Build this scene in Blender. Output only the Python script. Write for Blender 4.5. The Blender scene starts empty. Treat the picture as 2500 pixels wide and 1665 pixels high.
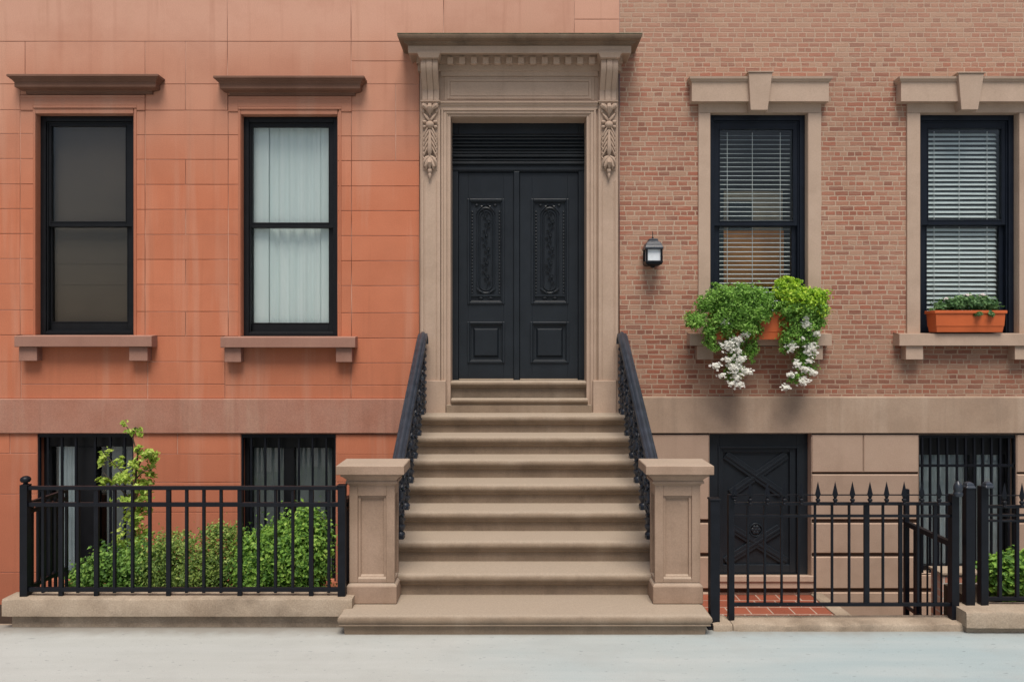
import bpy, bmesh, math, random
import numpy as np
from mathutils import Vector, Matrix, Quaternion

random.seed(7)
RNG = np.random.default_rng(11)
R = math.radians
scene = bpy.context.scene
col = scene.collection

# ------------------------------------------------------------------ survey numbers
CAM_D, EYE, F = 8.6, 2.34, 1806.0          # camera distance to the facade, eye height, focal length (in photo pixels)
def wx(px, Y=0.0): return (px - 1250.0) * (CAM_D + Y) / F
def wz(py, Y=0.0): return EYE - (py - 832.5) * (CAM_D + Y) / F

# ------------------------------------------------------------------ object helpers
WLOC = {}
def tag(o, label=None, cat=None, group=None, kind=None):
    if label: o['label'] = label
    if cat: o['category'] = cat
    if group: o['group'] = group
    if kind: o['kind'] = kind
    return o
def empty(name, loc, label=None, cat=None, group=None):
    o = bpy.data.objects.new(name, None); col.objects.link(o)
    o.location = loc; o.empty_display_size = 0.2
    WLOC[o.name] = Vector(loc)
    return tag(o, label, cat, group)

class MB:
    def __init__(s): s.v = []; s.f = []
    def add(s, vs, fs):
        b = len(s.v); s.v.extend([tuple(v) for v in vs]); s.f.extend([tuple(b + i for i in f) for f in fs]); return s
    def box(s, x0, x1, y0, y1, z0, z1):
        x0, x1 = sorted((x0, x1)); y0, y1 = sorted((y0, y1)); z0, z1 = sorted((z0, z1))
        vs = [(x, y, z) for x in (x0, x1) for y in (y0, y1) for z in (z0, z1)]
        return s.add(vs, [(0,1,3,2),(4,6,7,5),(0,4,5,1),(2,3,7,6),(0,2,6,4),(1,5,7,3)])
    def pbox(s, px0, px1, py0, py1, y0, y1):      # box whose front face (y0) is measured on the survey
        return s.box(wx(px0, y0), wx(px1, y0), y0, y1, wz(py0, y0), wz(py1, y0))
    def block(s, x0, x1, z0, z1, yf, yb, ch):     # ashlar block with a chamfered arris
        vs = [(x0+ch, yf, z0+ch), (x1-ch, yf, z0+ch), (x1-ch, yf, z1-ch), (x0+ch, yf, z1-ch),
              (x0, yf+ch, z0), (x1, yf+ch, z0), (x1, yf+ch, z1), (x0, yf+ch, z1),
              (x0, yb, z0), (x1, yb, z0), (x1, yb, z1), (x0, yb, z1)]
        fs = [(0,1,2,3)]
        for a in (0, 4):
            for k in range(4):
                k2 = (k+1) % 4; fs.append((a+k, a+4+k, a+4+k2, a+k2))
        return s.add(vs, fs)
    def quad(s, a, b, c, d): return s.add([a, b, c, d], [(0,1,2,3)])
    def mould(s, x0, x1, yw, prof):               # moulding on a wall with mitred returns; prof = (front, side, z)
        vs = []; n = len(prof)
        for p, q, z in prof: vs += [(x0-q, yw, z), (x0-q, yw-p, z), (x1+q, yw-p, z), (x1+q, yw, z)]
        fs = []
        for i in range(n-1):
            for k in range(3): fs.append((4*i+k, 4*i+k+1, 4*i+k+5, 4*i+k+4))
        fs += [(0,1,2,3), (4*n-4, 4*n-3, 4*n-2, 4*n-1)]
        return s.add(vs, fs)
    def ring(s, cx, cy, prof):                    # free-standing square moulding; prof = (hx, hy, z)
        vs = []; n = len(prof)
        for hx, hy, z in prof: vs += [(cx-hx, cy-hy, z), (cx+hx, cy-hy, z), (cx+hx, cy+hy, z), (cx-hx, cy+hy, z)]
        fs = []
        for i in range(n-1):
            for k in range(4):
                k2 = (k+1) % 4; fs.append((4*i+k, 4*i+k2, 4*i+4+k2, 4*i+4+k))
        fs += [(0,1,2,3), (4*n-4, 4*n-3, 4*n-2, 4*n-1)]
        return s.add(vs, fs)
    def prism(s, poly, axis, a0, a1):             # extrude a 2-D polygon along x, y or z
        n = len(poly)
        def p(u, w, a): return (a, u, w) if axis == 'x' else ((u, a, w) if axis == 'y' else (u, w, a))
        vs = [p(u, w, a0) for u, w in poly] + [p(u, w, a1) for u, w in poly]
        fs = [tuple(range(n)), tuple(range(2*n-1, n-1, -1))]
        for k in range(n): fs.append((k, (k+1) % n, n+(k+1) % n, n+k))
        return s.add(vs, fs)
    def tube(s, pts, rad, n=8, sx=1.0):
        pts = [Vector(p) for p in pts]
        if not hasattr(rad, '__len__'): rad = [rad]*len(pts)
        vs = []; prev = None
        for i, p in enumerate(pts):
            t = (pts[min(i+1, len(pts)-1)] - pts[max(i-1, 0)]).normalized()
            if prev is None:
                up = Vector((1,0,0)) if abs(t.x) < .9 else Vector((0,0,1))
                u = (up - t*up.dot(t)).normalized()
            else:
                u = (prev - t*prev.dot(t)).normalized()
            prev = u; w = t.cross(u)
            for k in range(n):
                a = 2*math.pi*k/n
                vs.append(p + (u*math.cos(a)*sx + w*math.sin(a))*rad[i])
        fs = []
        for i in range(len(pts)-1):
            for k in range(n):
                k2 = (k+1) % n; fs.append((i*n+k, i*n+k2, (i+1)*n+k2, (i+1)*n+k))
        fs += [tuple(range(n)), tuple(range(len(pts)*n-n, len(pts)*n))]
        return s.add(vs, fs)
    def lathe(s, cx, cy, prof, n=12, ph=0.0):
        vs = []
        for r, z in prof:
            for k in range(n):
                a = 2*math.pi*k/n + ph; vs.append((cx + r*math.cos(a), cy + r*math.sin(a), z))
        fs = []
        for i in range(len(prof)-1):
            for k in range(n):
                k2 = (k+1) % n; fs.append((i*n+k, i*n+k2, (i+1)*n+k2, (i+1)*n+k))
        fs += [tuple(range(n)), tuple(range(len(prof)*n-n, len(prof)*n))]
        return s.add(vs, fs)
    def blob(s, c, r, n=10, m=6):
        prof = []
        vs = []
        for j in range(m+1):
            th = math.pi*j/m
            for k in range(n):
                a = 2*math.pi*k/n
                q = max(math.sin(th), .02)
                vs.append((c[0]+r[0]*q*math.cos(a), c[1]+r[1]*q*math.sin(a), c[2]-r[2]*math.cos(th)))
        fs = []
        for i in range(m):
            for k in range(n):
                k2 = (k+1) % n; fs.append((i*n+k, i*n+k2, (i+1)*n+k2, (i+1)*n+k))
        fs += [tuple(range(n)), tuple(range(m*n, m*n+n))]
        return s.add(vs, fs)
    def build(s, name, mat, parent=None, smooth=False, bevel=0.0, seg=2):
        base = Vector((0,0,0))
        if parent is not None: base = WLOC[parent.name]
        me = bpy.data.meshes.new(name)
        me.from_pydata([(v[0]-base.x, v[1]-base.y, v[2]-base.z) for v in s.v], [], s.f)
        bm = bmesh.new(); bm.from_mesh(me)
        bmesh.ops.recalc_face_normals(bm, faces=bm.faces[:]); bm.to_mesh(me); bm.free()
        me.materials.append(mat)
        if smooth:
            me.polygons.foreach_set('use_smooth', [True]*len(me.polygons))
            me.set_sharp_from_angle(angle=R(38))
        o = bpy.data.objects.new(name, me); col.objects.link(o)
        o.parent = parent; WLOC[o.name] = base
        if bevel:
            b = o.modifiers.new('bevel', 'BEVEL'); b.width = bevel; b.segments = seg; b.limit_method = 'ANGLE'; b.angle_limit = R(40)
            b.harden_normals = False
        return o

def wall_faces(mb, x0, x1, z0, z1, holes, yf, depth):
    """front skin with openings and the reveals of the openings"""
    xs = sorted({x0, x1} | {v for h in holes for v in h[:2] if x0 < v < x1})
    zs = sorted({z0, z1} | {v for h in holes for v in h[2:] if z0 < v < z1})
    def inside(x, z): return any(h[0] < x < h[1] and h[2] < z < h[3] for h in holes)
    for i in range(len(xs)-1):
        for j in range(len(zs)-1):
            if not inside((xs[i]+xs[i+1])/2, (zs[j]+zs[j+1])/2):
                mb.quad((xs[i], yf, zs[j]), (xs[i+1], yf, zs[j]), (xs[i+1], yf, zs[j+1]), (xs[i], yf, zs[j+1]))
    for a, b, c, d in holes:
        yb = yf + depth
        mb.quad((a, yf, c), (a, yb, c), (a, yb, d), (a, yf, d)); mb.quad((b, yf, c), (b, yb, c), (b, yb, d), (b, yf, d))
        mb.quad((a, yf, d), (b, yf, d), (b, yb, d), (a, yb, d)); mb.quad((a, yf, c), (b, yf, c), (b, yb, c), (a, yb, c))
def frame_ring(mb, x0, x1, z0, z1, ix0, ix1, iz0, iz1, yf, yb):
    mb.box(x0, ix0, yf, yb, z0, z1); mb.box(ix1, x1, yf, yb, z0, z1)
    mb.box(ix0, ix1, yf, yb, iz1, z1); mb.box(ix0, ix1, yf, yb, z0, iz0)

# ------------------------------------------------------------------ materials
class NT:
    def __init__(s, name):
        s.m = bpy.data.materials.new(name); s.m.use_nodes = True
        s.t = s.m.node_tree; s.t.nodes.clear()
        s.out = s.n('ShaderNodeOutputMaterial')
        s.pos = s.n('ShaderNodeNewGeometry')
    def n(s, t, **k):
        o = s.t.nodes.new(t)
        for a, b in k.items(): setattr(o, a, b)
        return o
    def l(s, a, b): s.t.links.new(a, b)
    def scaled(s, v, src=None):
        m = s.n('ShaderNodeVectorMath', operation='MULTIPLY'); s.l(src or s.pos.outputs['Position'], m.inputs[0]); m.inputs[1].default_value = v
        return m.outputs[0]
    def noise(s, scale, detail=5, vec=None, rough=.55):
        o = s.n('ShaderNodeTexNoise'); o.inputs['Scale'].default_value = scale; o.inputs['Detail'].default_value = detail
        o.inputs['Roughness'].default_value = rough
        s.l(vec or s.pos.outputs['Position'], o.inputs['Vector']); return o.outputs['Fac']
    def ramp(s, fac, stops, interp='LINEAR'):
        o = s.n('ShaderNodeValToRGB'); s.l(fac, o.inputs[0]); e = o.color_ramp.elements; o.color_ramp.interpolation = interp
        while len(e) < len(stops): e.new(.5)
        for i, (p, c) in enumerate(stops):
            e[i].position = p
            e[i].color = (c, c, c, 1) if not hasattr(c, '__len__') else (*c, 1)
        return o.outputs[0]
    def mix(s, fac, a, b, mode='MIX'):
        o = s.n('ShaderNodeMix', data_type='RGBA', blend_type=mode)
        for v, i in ((fac, 0), (a, 6), (b, 7)):
            if hasattr(v, 'is_linked'): s.l(v, o.inputs[i])
            elif hasattr(v, '__len__'): o.inputs[i].default_value = (*v, 1)
            elif i: o.inputs[i].default_value = (v, v, v, 1)
            else: o.inputs[i].default_value = v
        return o.outputs[2]
    def math(s, op, a, b=0.0, c=0.0):
        o = s.n('ShaderNodeMath', operation=op)
        for i, v in enumerate((a, b, c)):
            if hasattr(v, 'is_linked'): s.l(v, o.inputs[i])
            else: o.inputs[i].default_value = v
        return o.outputs[0]
    def bump(s, h, strength, dist):
        o = s.n('ShaderNodeBump'); o.inputs['Strength'].default_value = strength; o.inputs['Distance'].default_value = dist
        s.l(h, o.inputs['Height']); return o.outputs[0]
    def finish(s, color, rough=.8, bump=None, spec=.3, metallic=0.0, emit=None):
        p = s.n('ShaderNodeBsdfPrincipled')
        if hasattr(color, 'is_linked'): s.l(color, p.inputs['Base Color'])
        else: p.inputs['Base Color'].default_value = (*color, 1)
        if hasattr(rough, 'is_linked'): s.l(rough, p.inputs['Roughness'])
        else: p.inputs['Roughness'].default_value = rough
        p.inputs['Specular IOR Level'].default_value = spec; p.inputs['Metallic'].default_value = metallic
        if bump: s.l(bump, p.inputs['Normal'])
        if emit: p.inputs['Emission Color'].default_value = (*emit[0], 1); p.inputs['Emission Strength'].default_value = emit[1]
        s.l(p.outputs[0], s.out.inputs[0]); return s.m

def stone(name, c1, c2, rough=.85, top=None, scale=2.2, island=.0, streak=.0, streak_col=(.5,.36,.28), speck=.25, bump=.25, zramp=None, dirt=None, dscale=1.3):
    t = NT(name)
    n1 = t.noise(scale, 6)
    c = t.mix(t.ramp(n1, [(.3, 0.0), (.72, 1.0)]), c1, c2)
    if zramp:                                     # weathering bands by height: (z0, z1, colour, amount)
        sep = t.n('ShaderNodeSeparateXYZ'); t.l(t.pos.outputs['Position'], sep.inputs[0])
        wob = t.math('MULTIPLY_ADD', t.noise(.9, 3), .9, -.45)
        zz = t.math('ADD', sep.outputs[2], wob)
        for z0, z1, cc, amt in zramp:
            mr = t.n('ShaderNodeMapRange', interpolation_type='SMOOTHSTEP'); t.l(zz, mr.inputs[0]); mr.inputs[1].default_value = z0; mr.inputs[2].default_value = z1
            mr.inputs[3].default_value = 0; mr.inputs[4].default_value = amt
            c = t.mix(mr.outputs[0], c, cc)
    if streak:
        s1 = t.noise(1.0, 4, t.scaled((3.1, 3.1, .22)), .6)
        c = t.mix(t.math('MULTIPLY', t.ramp(s1, [(.52, 0.0), (.68, 1.0)]), streak), c, streak_col)
        s2 = t.noise(1.0, 3, t.scaled((7.0, 7.0, .35)), .6)
        c = t.mix(t.math('MULTIPLY', t.ramp(s2, [(.55, 0.0), (.75, 1.0)]), streak*.7), c, tuple(v*.55 for v in c1))
    if dirt:
        d = t.noise(dscale, 7, None, .65)
        c = t.mix(t.math('MULTIPLY', t.ramp(d, [(.48, 0.0), (.72, 1.0)]), dirt[1]), c, dirt[0])
    if top:  # upward faces paler: worn, dusty stone plus top light put into the colour
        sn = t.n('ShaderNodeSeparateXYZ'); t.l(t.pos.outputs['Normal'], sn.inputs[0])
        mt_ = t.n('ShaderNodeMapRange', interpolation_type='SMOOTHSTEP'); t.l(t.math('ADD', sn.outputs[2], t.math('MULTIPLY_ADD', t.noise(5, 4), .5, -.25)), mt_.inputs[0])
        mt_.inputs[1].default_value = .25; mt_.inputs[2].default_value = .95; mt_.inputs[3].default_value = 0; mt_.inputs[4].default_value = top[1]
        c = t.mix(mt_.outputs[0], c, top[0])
    if island:
        v = t.math('MULTIPLY_ADD', t.pos.outputs['Random Per Island'], island*2, 1-island)
        c = t.mix(1.0, c, v, 'MULTIPLY')
    fine = t.noise(85, 4)
    c = t.mix(speck, c, t.mix(1.0, c, t.ramp(fine, [(.3, .55), (.7, 1.35)]), 'MULTIPLY'))
    grit = t.noise(26, 8, None, .7)
    return t.finish(c, rough, t.bump(grit, bump, .006), .25)

M = {}
M['orange'] = stone('painted_terracotta_stone', (.565,.200,.108), (.515,.172,.090), island=.05, streak=.42, streak_col=(.60,.34,.24), speck=.16, bump=.18,
                    zramp=[(3.9, 5.3, (.55,.285,.195), .78), (5.45, 6.1, (.63,.36,.265), .72), (1.6, .2, (.47,.155,.088), .6)], dirt=((.36,.130,.075), .28))
M['orange_joint'] = (lambda t: t.finish(t.ramp(t.noise(1.3, 2), [(.40, (.17,.065,.04)), (.60, (.74,.50,.39))]), .9))(NT('stone_joint_mortar'))
M['orange_trim'] = stone('terracotta_trim_stone', (.46,.165,.090), (.41,.138,.075), streak=.25, speck=.16, bump=.2, zramp=[(4.2, 5.4, (.50,.26,.18), .7)])
M['orange_band'] = stone('weathered_band_stone', (.45,.235,.170), (.41,.185,.125), streak=.55, streak_col=(.48,.31,.23), speck=.3, bump=.3, dirt=((.30,.12,.075), .45))
M['hood_brown'] = stone('brown_hood_stone', (.205,.108,.074), (.155,.080,.054), speck=.2, bump=.2, streak=.2, streak_col=(.26,.15,.11))
M['sill_brown'] = stone('brown_sill_stone', (.365,.200,.150), (.31,.160,.118), speck=.2, bump=.2, streak=.3, streak_col=(.42,.24,.18))
M['beige'] = stone('beige_brownstone', (.515,.380,.292), (.455,.330,.248), speck=.18, bump=.2, streak=.22, streak_col=(.44,.33,.24), dirt=((.24,.165,.115), .35))
M['beige_band'] = stone('streaked_band_stone', (.430,.315,.232), (.375,.265,.190), speck=.2, bump=.25, streak=.62, streak_col=(.49,.375,.285), dirt=((.20,.145,.105), .45))
M['beige_block'] = stone('beige_rusticated_stone', (.450,.325,.246), (.400,.282,.208), speck=.18, bump=.25, island=.07, streak=.25, streak_col=(.42,.31,.23), dirt=((.23,.155,.108), .35))
M['beige_dirty'] = stone('stained_cornice_stone', (.250,.172,.120), (.185,.125,.086), speck=.3, bump=.3, streak=.35, streak_col=(.31,.24,.18), dirt=((.075,.058,.042), .6), dscale=3.0)
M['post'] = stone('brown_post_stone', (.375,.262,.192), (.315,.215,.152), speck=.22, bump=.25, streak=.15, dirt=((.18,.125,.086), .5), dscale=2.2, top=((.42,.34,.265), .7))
M['step'] = stone('worn_toplit_step_stone', (.290,.218,.155), (.230,.168,.117), top=((.375,.305,.235), .85), speck=.25, bump=.3, scale=3.0, dirt=((.150,.110,.078), .60), dscale=2.6, streak=.3, streak_col=(.40,.32,.245))
M['curb'] = stone('rough_kerb_stone', (.41,.330,.250), (.31,.238,.172), speck=.4, bump=.7, scale=4.0, dirt=((.14,.105,.075), .65), dscale=2.6)
M['moss'] = stone('mossy_stone_edge', (.20,.21,.13), (.08,.075,.05), speck=.6, bump=.9, scale=14)
M['groove'] = stone('dark_joint', (.11,.072,.05), (.08,.052,.038), speck=.2)

def brick_mat():
    t = NT('weathered_brick')
    wob = t.noise(2.5, 3)
    sep = t.n('ShaderNodeSeparateXYZ'); t.l(t.pos.outputs['Position'], sep.inputs[0])
    cx = t.n('ShaderNodeCombineXYZ')
    w2 = t.math('MULTIPLY_ADD', t.noise(9.0, 3), .014, -.007)
    w3 = t.math('MULTIPLY_ADD', t.noise(30.0, 3), .012, -.006)
    zz = t.math('ADD', sep.outputs[2], t.math('ADD', w2, t.math('MULTIPLY', w3, .6)))
    row = t.math('FLOOR', t.math('DIVIDE', zz, .0575))
    rv_ = t.n('ShaderNodeCombineXYZ'); t.l(t.math('MULTIPLY', sep.outputs[0], 2.3), rv_.inputs[0]); t.l(t.math('MULTIPLY', row, 7.31), rv_.inputs[2])
    rowv = t.math('MULTIPLY', t.noise(1.0, 1, rv_.outputs[0]), .22)
    t.l(t.math('ADD', sep.outputs[0], t.math('ADD', rowv, w3)), cx.inputs[0])
    t.l(zz, cx.inputs[1])
    def brick(w, off, sq, bias=0.0, mort=.0078):
        b = t.n('ShaderNodeTexBrick', offset=off, offset_frequency=2, squash=sq, squash_frequency=3)
        t.l(cx.outputs[0], b.inputs['Vector'])
        b.inputs['Color1'].default_value = (0,0,0,1); b.inputs['Color2'].default_value = (1,1,1,1); b.inputs['Mortar'].default_value = (.5,.5,.5,1)
        b.inputs['Scale'].default_value = 1.0; b.inputs['Mortar Size'].default_value = mort; b.inputs['Mortar Smooth'].default_value = .25
        b.inputs['Bias'].default_value = bias; b.inputs['Brick Width'].default_value = w; b.inputs['Row Height'].default_value = .0575
        return b
    b = brick(.158, .5, .6)
    bc = t.ramp(b.outputs['Color'], [(.0, (.39,.150,.100)), (.16, (.48,.29,.205)), (.28, (.32,.112,.078)), (.40, (.45,.22,.152)), (.54, (.25,.092,.068)), (.64, (.50,.31,.225)), (.76, (.41,.135,.088)), (.90, (.45,.205,.14))], 'CONSTANT')
    bc = t.mix(.25, t.mix(1.0, bc, (.92,.90,.86), 'MULTIPLY'), (.36,.185,.125))
    patch = t.noise(.8, 4)
    bc = t.mix(t.math('MULTIPLY', t.ramp(patch, [(.42, 0.0), (.66, 1.0)]), .38), bc, (.45,.255,.18))       # mortar-smeared areas
    mc = t.mix(t.noise(5, 4), (.43,.295,.21), (.57,.415,.31))
    # thin smears along the courses
    sm = t.noise(1.0, 4, t.scaled((2.4, 1, 46)), .6)
    bc = t.mix(t.math('MULTIPLY', t.ramp(sm, [(.5, 0.0), (.66, 1.0)]), .45), bc, mc)
    sm2 = t.noise(1.0, 4, t.scaled((5.5, 1, 90)), .6)
    bc = t.mix(t.math('MULTIPLY', t.ramp(sm2, [(.54, 0.0), (.66, 1.0)]), .42), bc, (.24,.11,.075))
    c = t.mix(b.outputs['Fac'], bc, mc)
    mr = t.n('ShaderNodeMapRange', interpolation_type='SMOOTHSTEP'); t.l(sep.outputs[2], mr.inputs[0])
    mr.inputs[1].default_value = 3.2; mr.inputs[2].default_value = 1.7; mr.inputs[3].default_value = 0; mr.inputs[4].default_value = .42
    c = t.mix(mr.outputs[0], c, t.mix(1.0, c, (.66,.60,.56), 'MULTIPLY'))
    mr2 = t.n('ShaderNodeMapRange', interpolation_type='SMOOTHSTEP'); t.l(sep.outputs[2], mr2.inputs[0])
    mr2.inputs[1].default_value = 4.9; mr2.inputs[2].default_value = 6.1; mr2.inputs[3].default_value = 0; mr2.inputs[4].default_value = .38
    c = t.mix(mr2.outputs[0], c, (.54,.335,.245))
    g = t.noise(.55, 6, None, .65)
    c = t.mix(t.math('MULTIPLY', t.ramp(g, [(.5, 0.0), (.75, 1.0)]), .35), c, (.23,.12,.085))
    fine = t.noise(120, 4)
    c = t.mix(.35, c, t.mix(1.0, c, t.ramp(fine, [(.3, .5), (.7, 1.4)]), 'MULTIPLY'))
    h = t.math('ADD', t.math('MULTIPLY', b.outputs['Fac'], -1.0), t.math('MULTIPLY', t.noise(45, 6), .7))
    return t.finish(c, .88, t.bump(h, .8, .007), .2)
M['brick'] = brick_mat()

def paint(name, c, rough=.4, spec=.5, bump=.08, var=.25, nscale=9):
    t = NT(name)
    n = t.noise(nscale, 6)
    cc = t.mix(t.ramp(n, [(.3, 0.0), (.7, 1.0)]), c, tuple(v*(1+var) for v in c))
    r = t.math('MULTIPLY_ADD', t.noise(14, 5), .22, rough-.11)
    return t.finish(cc, r, t.bump(t.noise(60, 5), bump, .003), spec)
M['iron'] = paint('black_iron_paint', (.0050,.0060,.0090), .40, .22, .15, .7)
M['iron_worn'] = paint('worn_blue_black_iron', (.0180,.0225,.0310), .34, .5, .25, 1.0)
M['door'] = paint('charcoal_door_paint', (.0115,.0150,.0195), .40, .32, .06, .4, 4)
M['sash'] = paint('black_sash_paint', (.0070,.0076,.0092), .40, .26, .05, .4)
M['sash_navy'] = paint('navy_sash_paint', (.0062,.0092,.0160), .40, .26, .05, .4)
M['terracotta'] = paint('terracotta_plastic', (.52,.115,.035), .5, .3, .05, .18, 5)
M['slat'] = paint('pale_blind_slats', (.84,.92,.92), .5, .3, .0, .1)
M['cord'] = paint('white_blind_cord', (.75,.76,.74), .6, .3, .0, .1)
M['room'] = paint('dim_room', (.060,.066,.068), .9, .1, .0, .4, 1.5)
M['warm'] = paint('orange_glow_panel', (.75,.30,.10), .9, .1, .0, .5, 4)
M['tan'] = paint('tan_reflection_and_strip', (.46,.36,.26), .9, .1, .0, .3, 4)
M['teal_dark'] = paint('dark_teal_panel', (.030,.045,.050), .9, .1, .0, .3, 4)
M['shade'] = stone('brown_roller_screen', (.140,.108,.086), (.100,.080,.066), rough=.9, scale=.8, speck=.0, bump=.0)
M['curtain'] = (lambda t: t.finish(t.mix(t.ramp(t.noise(1.0, 4, t.scaled((9, 9, .4))), [(.35, 0.0), (.65, 1.0)]), (.78,.88,.87), (.88,.95,.94)), .9, None, .1))(NT('pale_sheer_curtain'))
M['curtain_grey'] = paint('grey_curtain', (.40,.46,.48), .9, .1, .0, .5, 3)
M['screen_grey'] = paint('grey_insect_screen', (.20,.22,.22), .9, .1, .0, .5, 1.5)
M['lamp_glass'] = paint('frosted_lamp_glass', (.72,.76,.79), .35, .5, .0, .1, 30)
M['soil'] = stone('soil', (.05,.034,.022), (.03,.02,.014), scale=9, speck=.6, bump=1.0)
M['bark'] = stone('bark', (.10,.075,.05), (.06,.045,.03), scale=20, speck=.5, bump=.6)
M['petal'] = paint('white_petals', (.88,.88,.83), .6, .2, .0, .05, 30)
def petal_mat():
    t = NT('white_petals')
    d = t.n('ShaderNodeBsdfDiffuse'); d.inputs[0].default_value = (.90,.89,.84,1)
    tl = t.n('ShaderNodeBsdfTranslucent'); tl.inputs[0].default_value = (.90,.90,.82,1)
    mx = t.n('ShaderNodeMixShader'); mx.inputs[0].default_value = .4; t.l(d.outputs[0], mx.inputs[1]); t.l(tl.outputs[0], mx.inputs[2])
    t.l(mx.outputs[0], t.out.inputs[0]); return t.m
M['petal'] = petal_mat()
M['petal_pale'] = paint('pale_petals', (.62,.55,.52), .6, .2, .0, .2, 30)

def glass_mat():
    t = NT('window_glass')
    tr = t.n('ShaderNodeBsdfTransparent'); tr.inputs[0].default_value = (.965,.98,.975,1)
    gl = t.n('ShaderNodeBsdfGlossy'); gl.inputs['Roughness'].default_value = .015; gl.inputs[0].default_value = (1,1,1,1)
    nrm = t.bump(t.noise(1.3, 2), .04, .05); t.l(nrm, gl.inputs['Normal'])
    fr = t.n('ShaderNodeFresnel'); fr.inputs[0].default_value = 1.52
    mx = t.n('ShaderNodeMixShader'); t.l(t.math('MULTIPLY', fr.outputs[0], .6), mx.inputs[0]); t.l(tr.outputs[0], mx.inputs[1]); t.l(gl.outputs[0], mx.inputs[2])
    t.l(mx.outputs[0], t.out.inputs[0]); return t.m
M['glass'] = glass_mat()

def leaf_mat(name, cols, nscale=5.0):
    t = NT(name)
    rnd = t.pos.outputs['Random Per Island']
    k = t.math('ADD', t.math('MULTIPLY', rnd, .55), t.math('MULTIPLY', t.ramp(t.noise(nscale, 3), [(.32, 0.0), (.68, 1.0)]), .45))
    c = t.ramp(k, [(i/(len(cols)-1), cc) for i, cc in enumerate(cols)])
    p = t.n('ShaderNodeBsdfPrincipled'); t.l(c, p.inputs['Base Color']); p.inputs['Roughness'].default_value = .55; p.inputs['Specular IOR Level'].default_value = .3
    tl = t.n('ShaderNodeBsdfTranslucent'); t.l(t.mix(1.0, c, (1.2,1.35,.7), 'MULTIPLY'), tl.inputs[0])
    mx = t.n('ShaderNodeMixShader'); mx.inputs[0].default_value = .28; t.l(p.outputs[0], mx.inputs[1]); t.l(tl.outputs[0], mx.inputs[2])
    t.l(mx.outputs[0], t.out.inputs[0]); return t.m
M['leaf_dark'] = leaf_mat('dark_hedge_leaves', [(.018,.050,.014), (.07,.16,.03), (.20,.36,.07), (.40,.56,.14)], 9)
M['leaf_mid'] = leaf_mat('mid_hedge_leaves', [(.035,.075,.02), (.12,.20,.045), (.28,.38,.09), (.50,.58,.19)], 8)
M['leaf_light'] = leaf_mat('fresh_hedge_leaves', [(.030,.080,.018), (.10,.22,.04), (.25,.43,.07), (.48,.62,.15)], 9)
M['leaf_sapling'] = leaf_mat('yellow_green_leaves', [(.12,.20,.03), (.27,.40,.06), (.45,.57,.11), (.65,.72,.26)])
M['leaf_fern'] = leaf_mat('fern_leaves', [(.05,.12,.025), (.14,.29,.05), (.28,.50,.10), (.52,.72,.22)], 9)
M['leaf_lime'] = leaf_mat('lime_leaves', [(.10,.22,.02), (.26,.45,.04), (.48,.66,.06), (.74,.80,.13)], 9)
M['leaf_cool'] = leaf_mat('cool_leaves', [(.03,.08,.035), (.08,.17,.065), (.16,.29,.11), (.30,.44,.21)])

def sidewalk_mat():
    t = NT('pale_concrete')
    sx = t.n('ShaderNodeSeparateXYZ'); t.l(t.pos.outputs['Position'], sx.inputs[0])
    kx = t.math('ADD', t.math('MULTIPLY_ADD', sx.outputs[0], .16, -.12), t.noise(.55, 4))
    c = t.mix(t.ramp(kx, [(.15, 0.0), (.75, 1.0)]), (.425,.435,.410), (.355,.425,.435))
    c = t.mix(t.math('MULTIPLY', t.ramp(t.noise(1.0, 5, t.scaled((.7, 5.5, 1))), [(.4, 0.0), (.7, 1.0)]), .35), c, (.53,.54,.52))
    c = t.mix(t.math('MULTIPLY', t.ramp(t.noise(1.4, 7, None, .7), [(.48, 0.0), (.72, 1.0)]), .35), c, (.33,.33,.315))
    sp = t.ramp(t.noise(1.0, 3, t.scaled((16, 38, 1)), .5), [(.655, 0.0), (.70, 1.0)])
    c = t.mix(t.math('MULTIPLY', sp, .45), c, (.16,.18,.19))
    fine = t.noise(140, 3)
    c = t.mix(.22, c, t.mix(1.0, c, t.ramp(fine, [(.3, .6), (.7, 1.3)]), 'MULTIPLY'))
    # darker and browner where the pavement meets the stonework
    sep = t.n('ShaderNodeSeparateXYZ'); t.l(t.pos.outputs['Position'], sep.inputs[0])
    e = t.n('ShaderNodeMapRange', interpolation_type='SMOOTHSTEP'); t.l(t.math('ADD', sep.outputs[1], t.math('MULTIPLY', t.noise(7, 5), .14)), e.inputs[0])
    e.inputs[1].default_value = -2.72; e.inputs[2].default_value = -2.50; e.inputs[3].default_value = 0; e.inputs[4].default_value = .7
    c = t.mix(e.outputs[0], c, (.21,.18,.145))
    return t.finish(c, .75, t.bump(t.noise(60, 6), .2, .003), .3)
M['sidewalk'] = sidewalk_mat()

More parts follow.
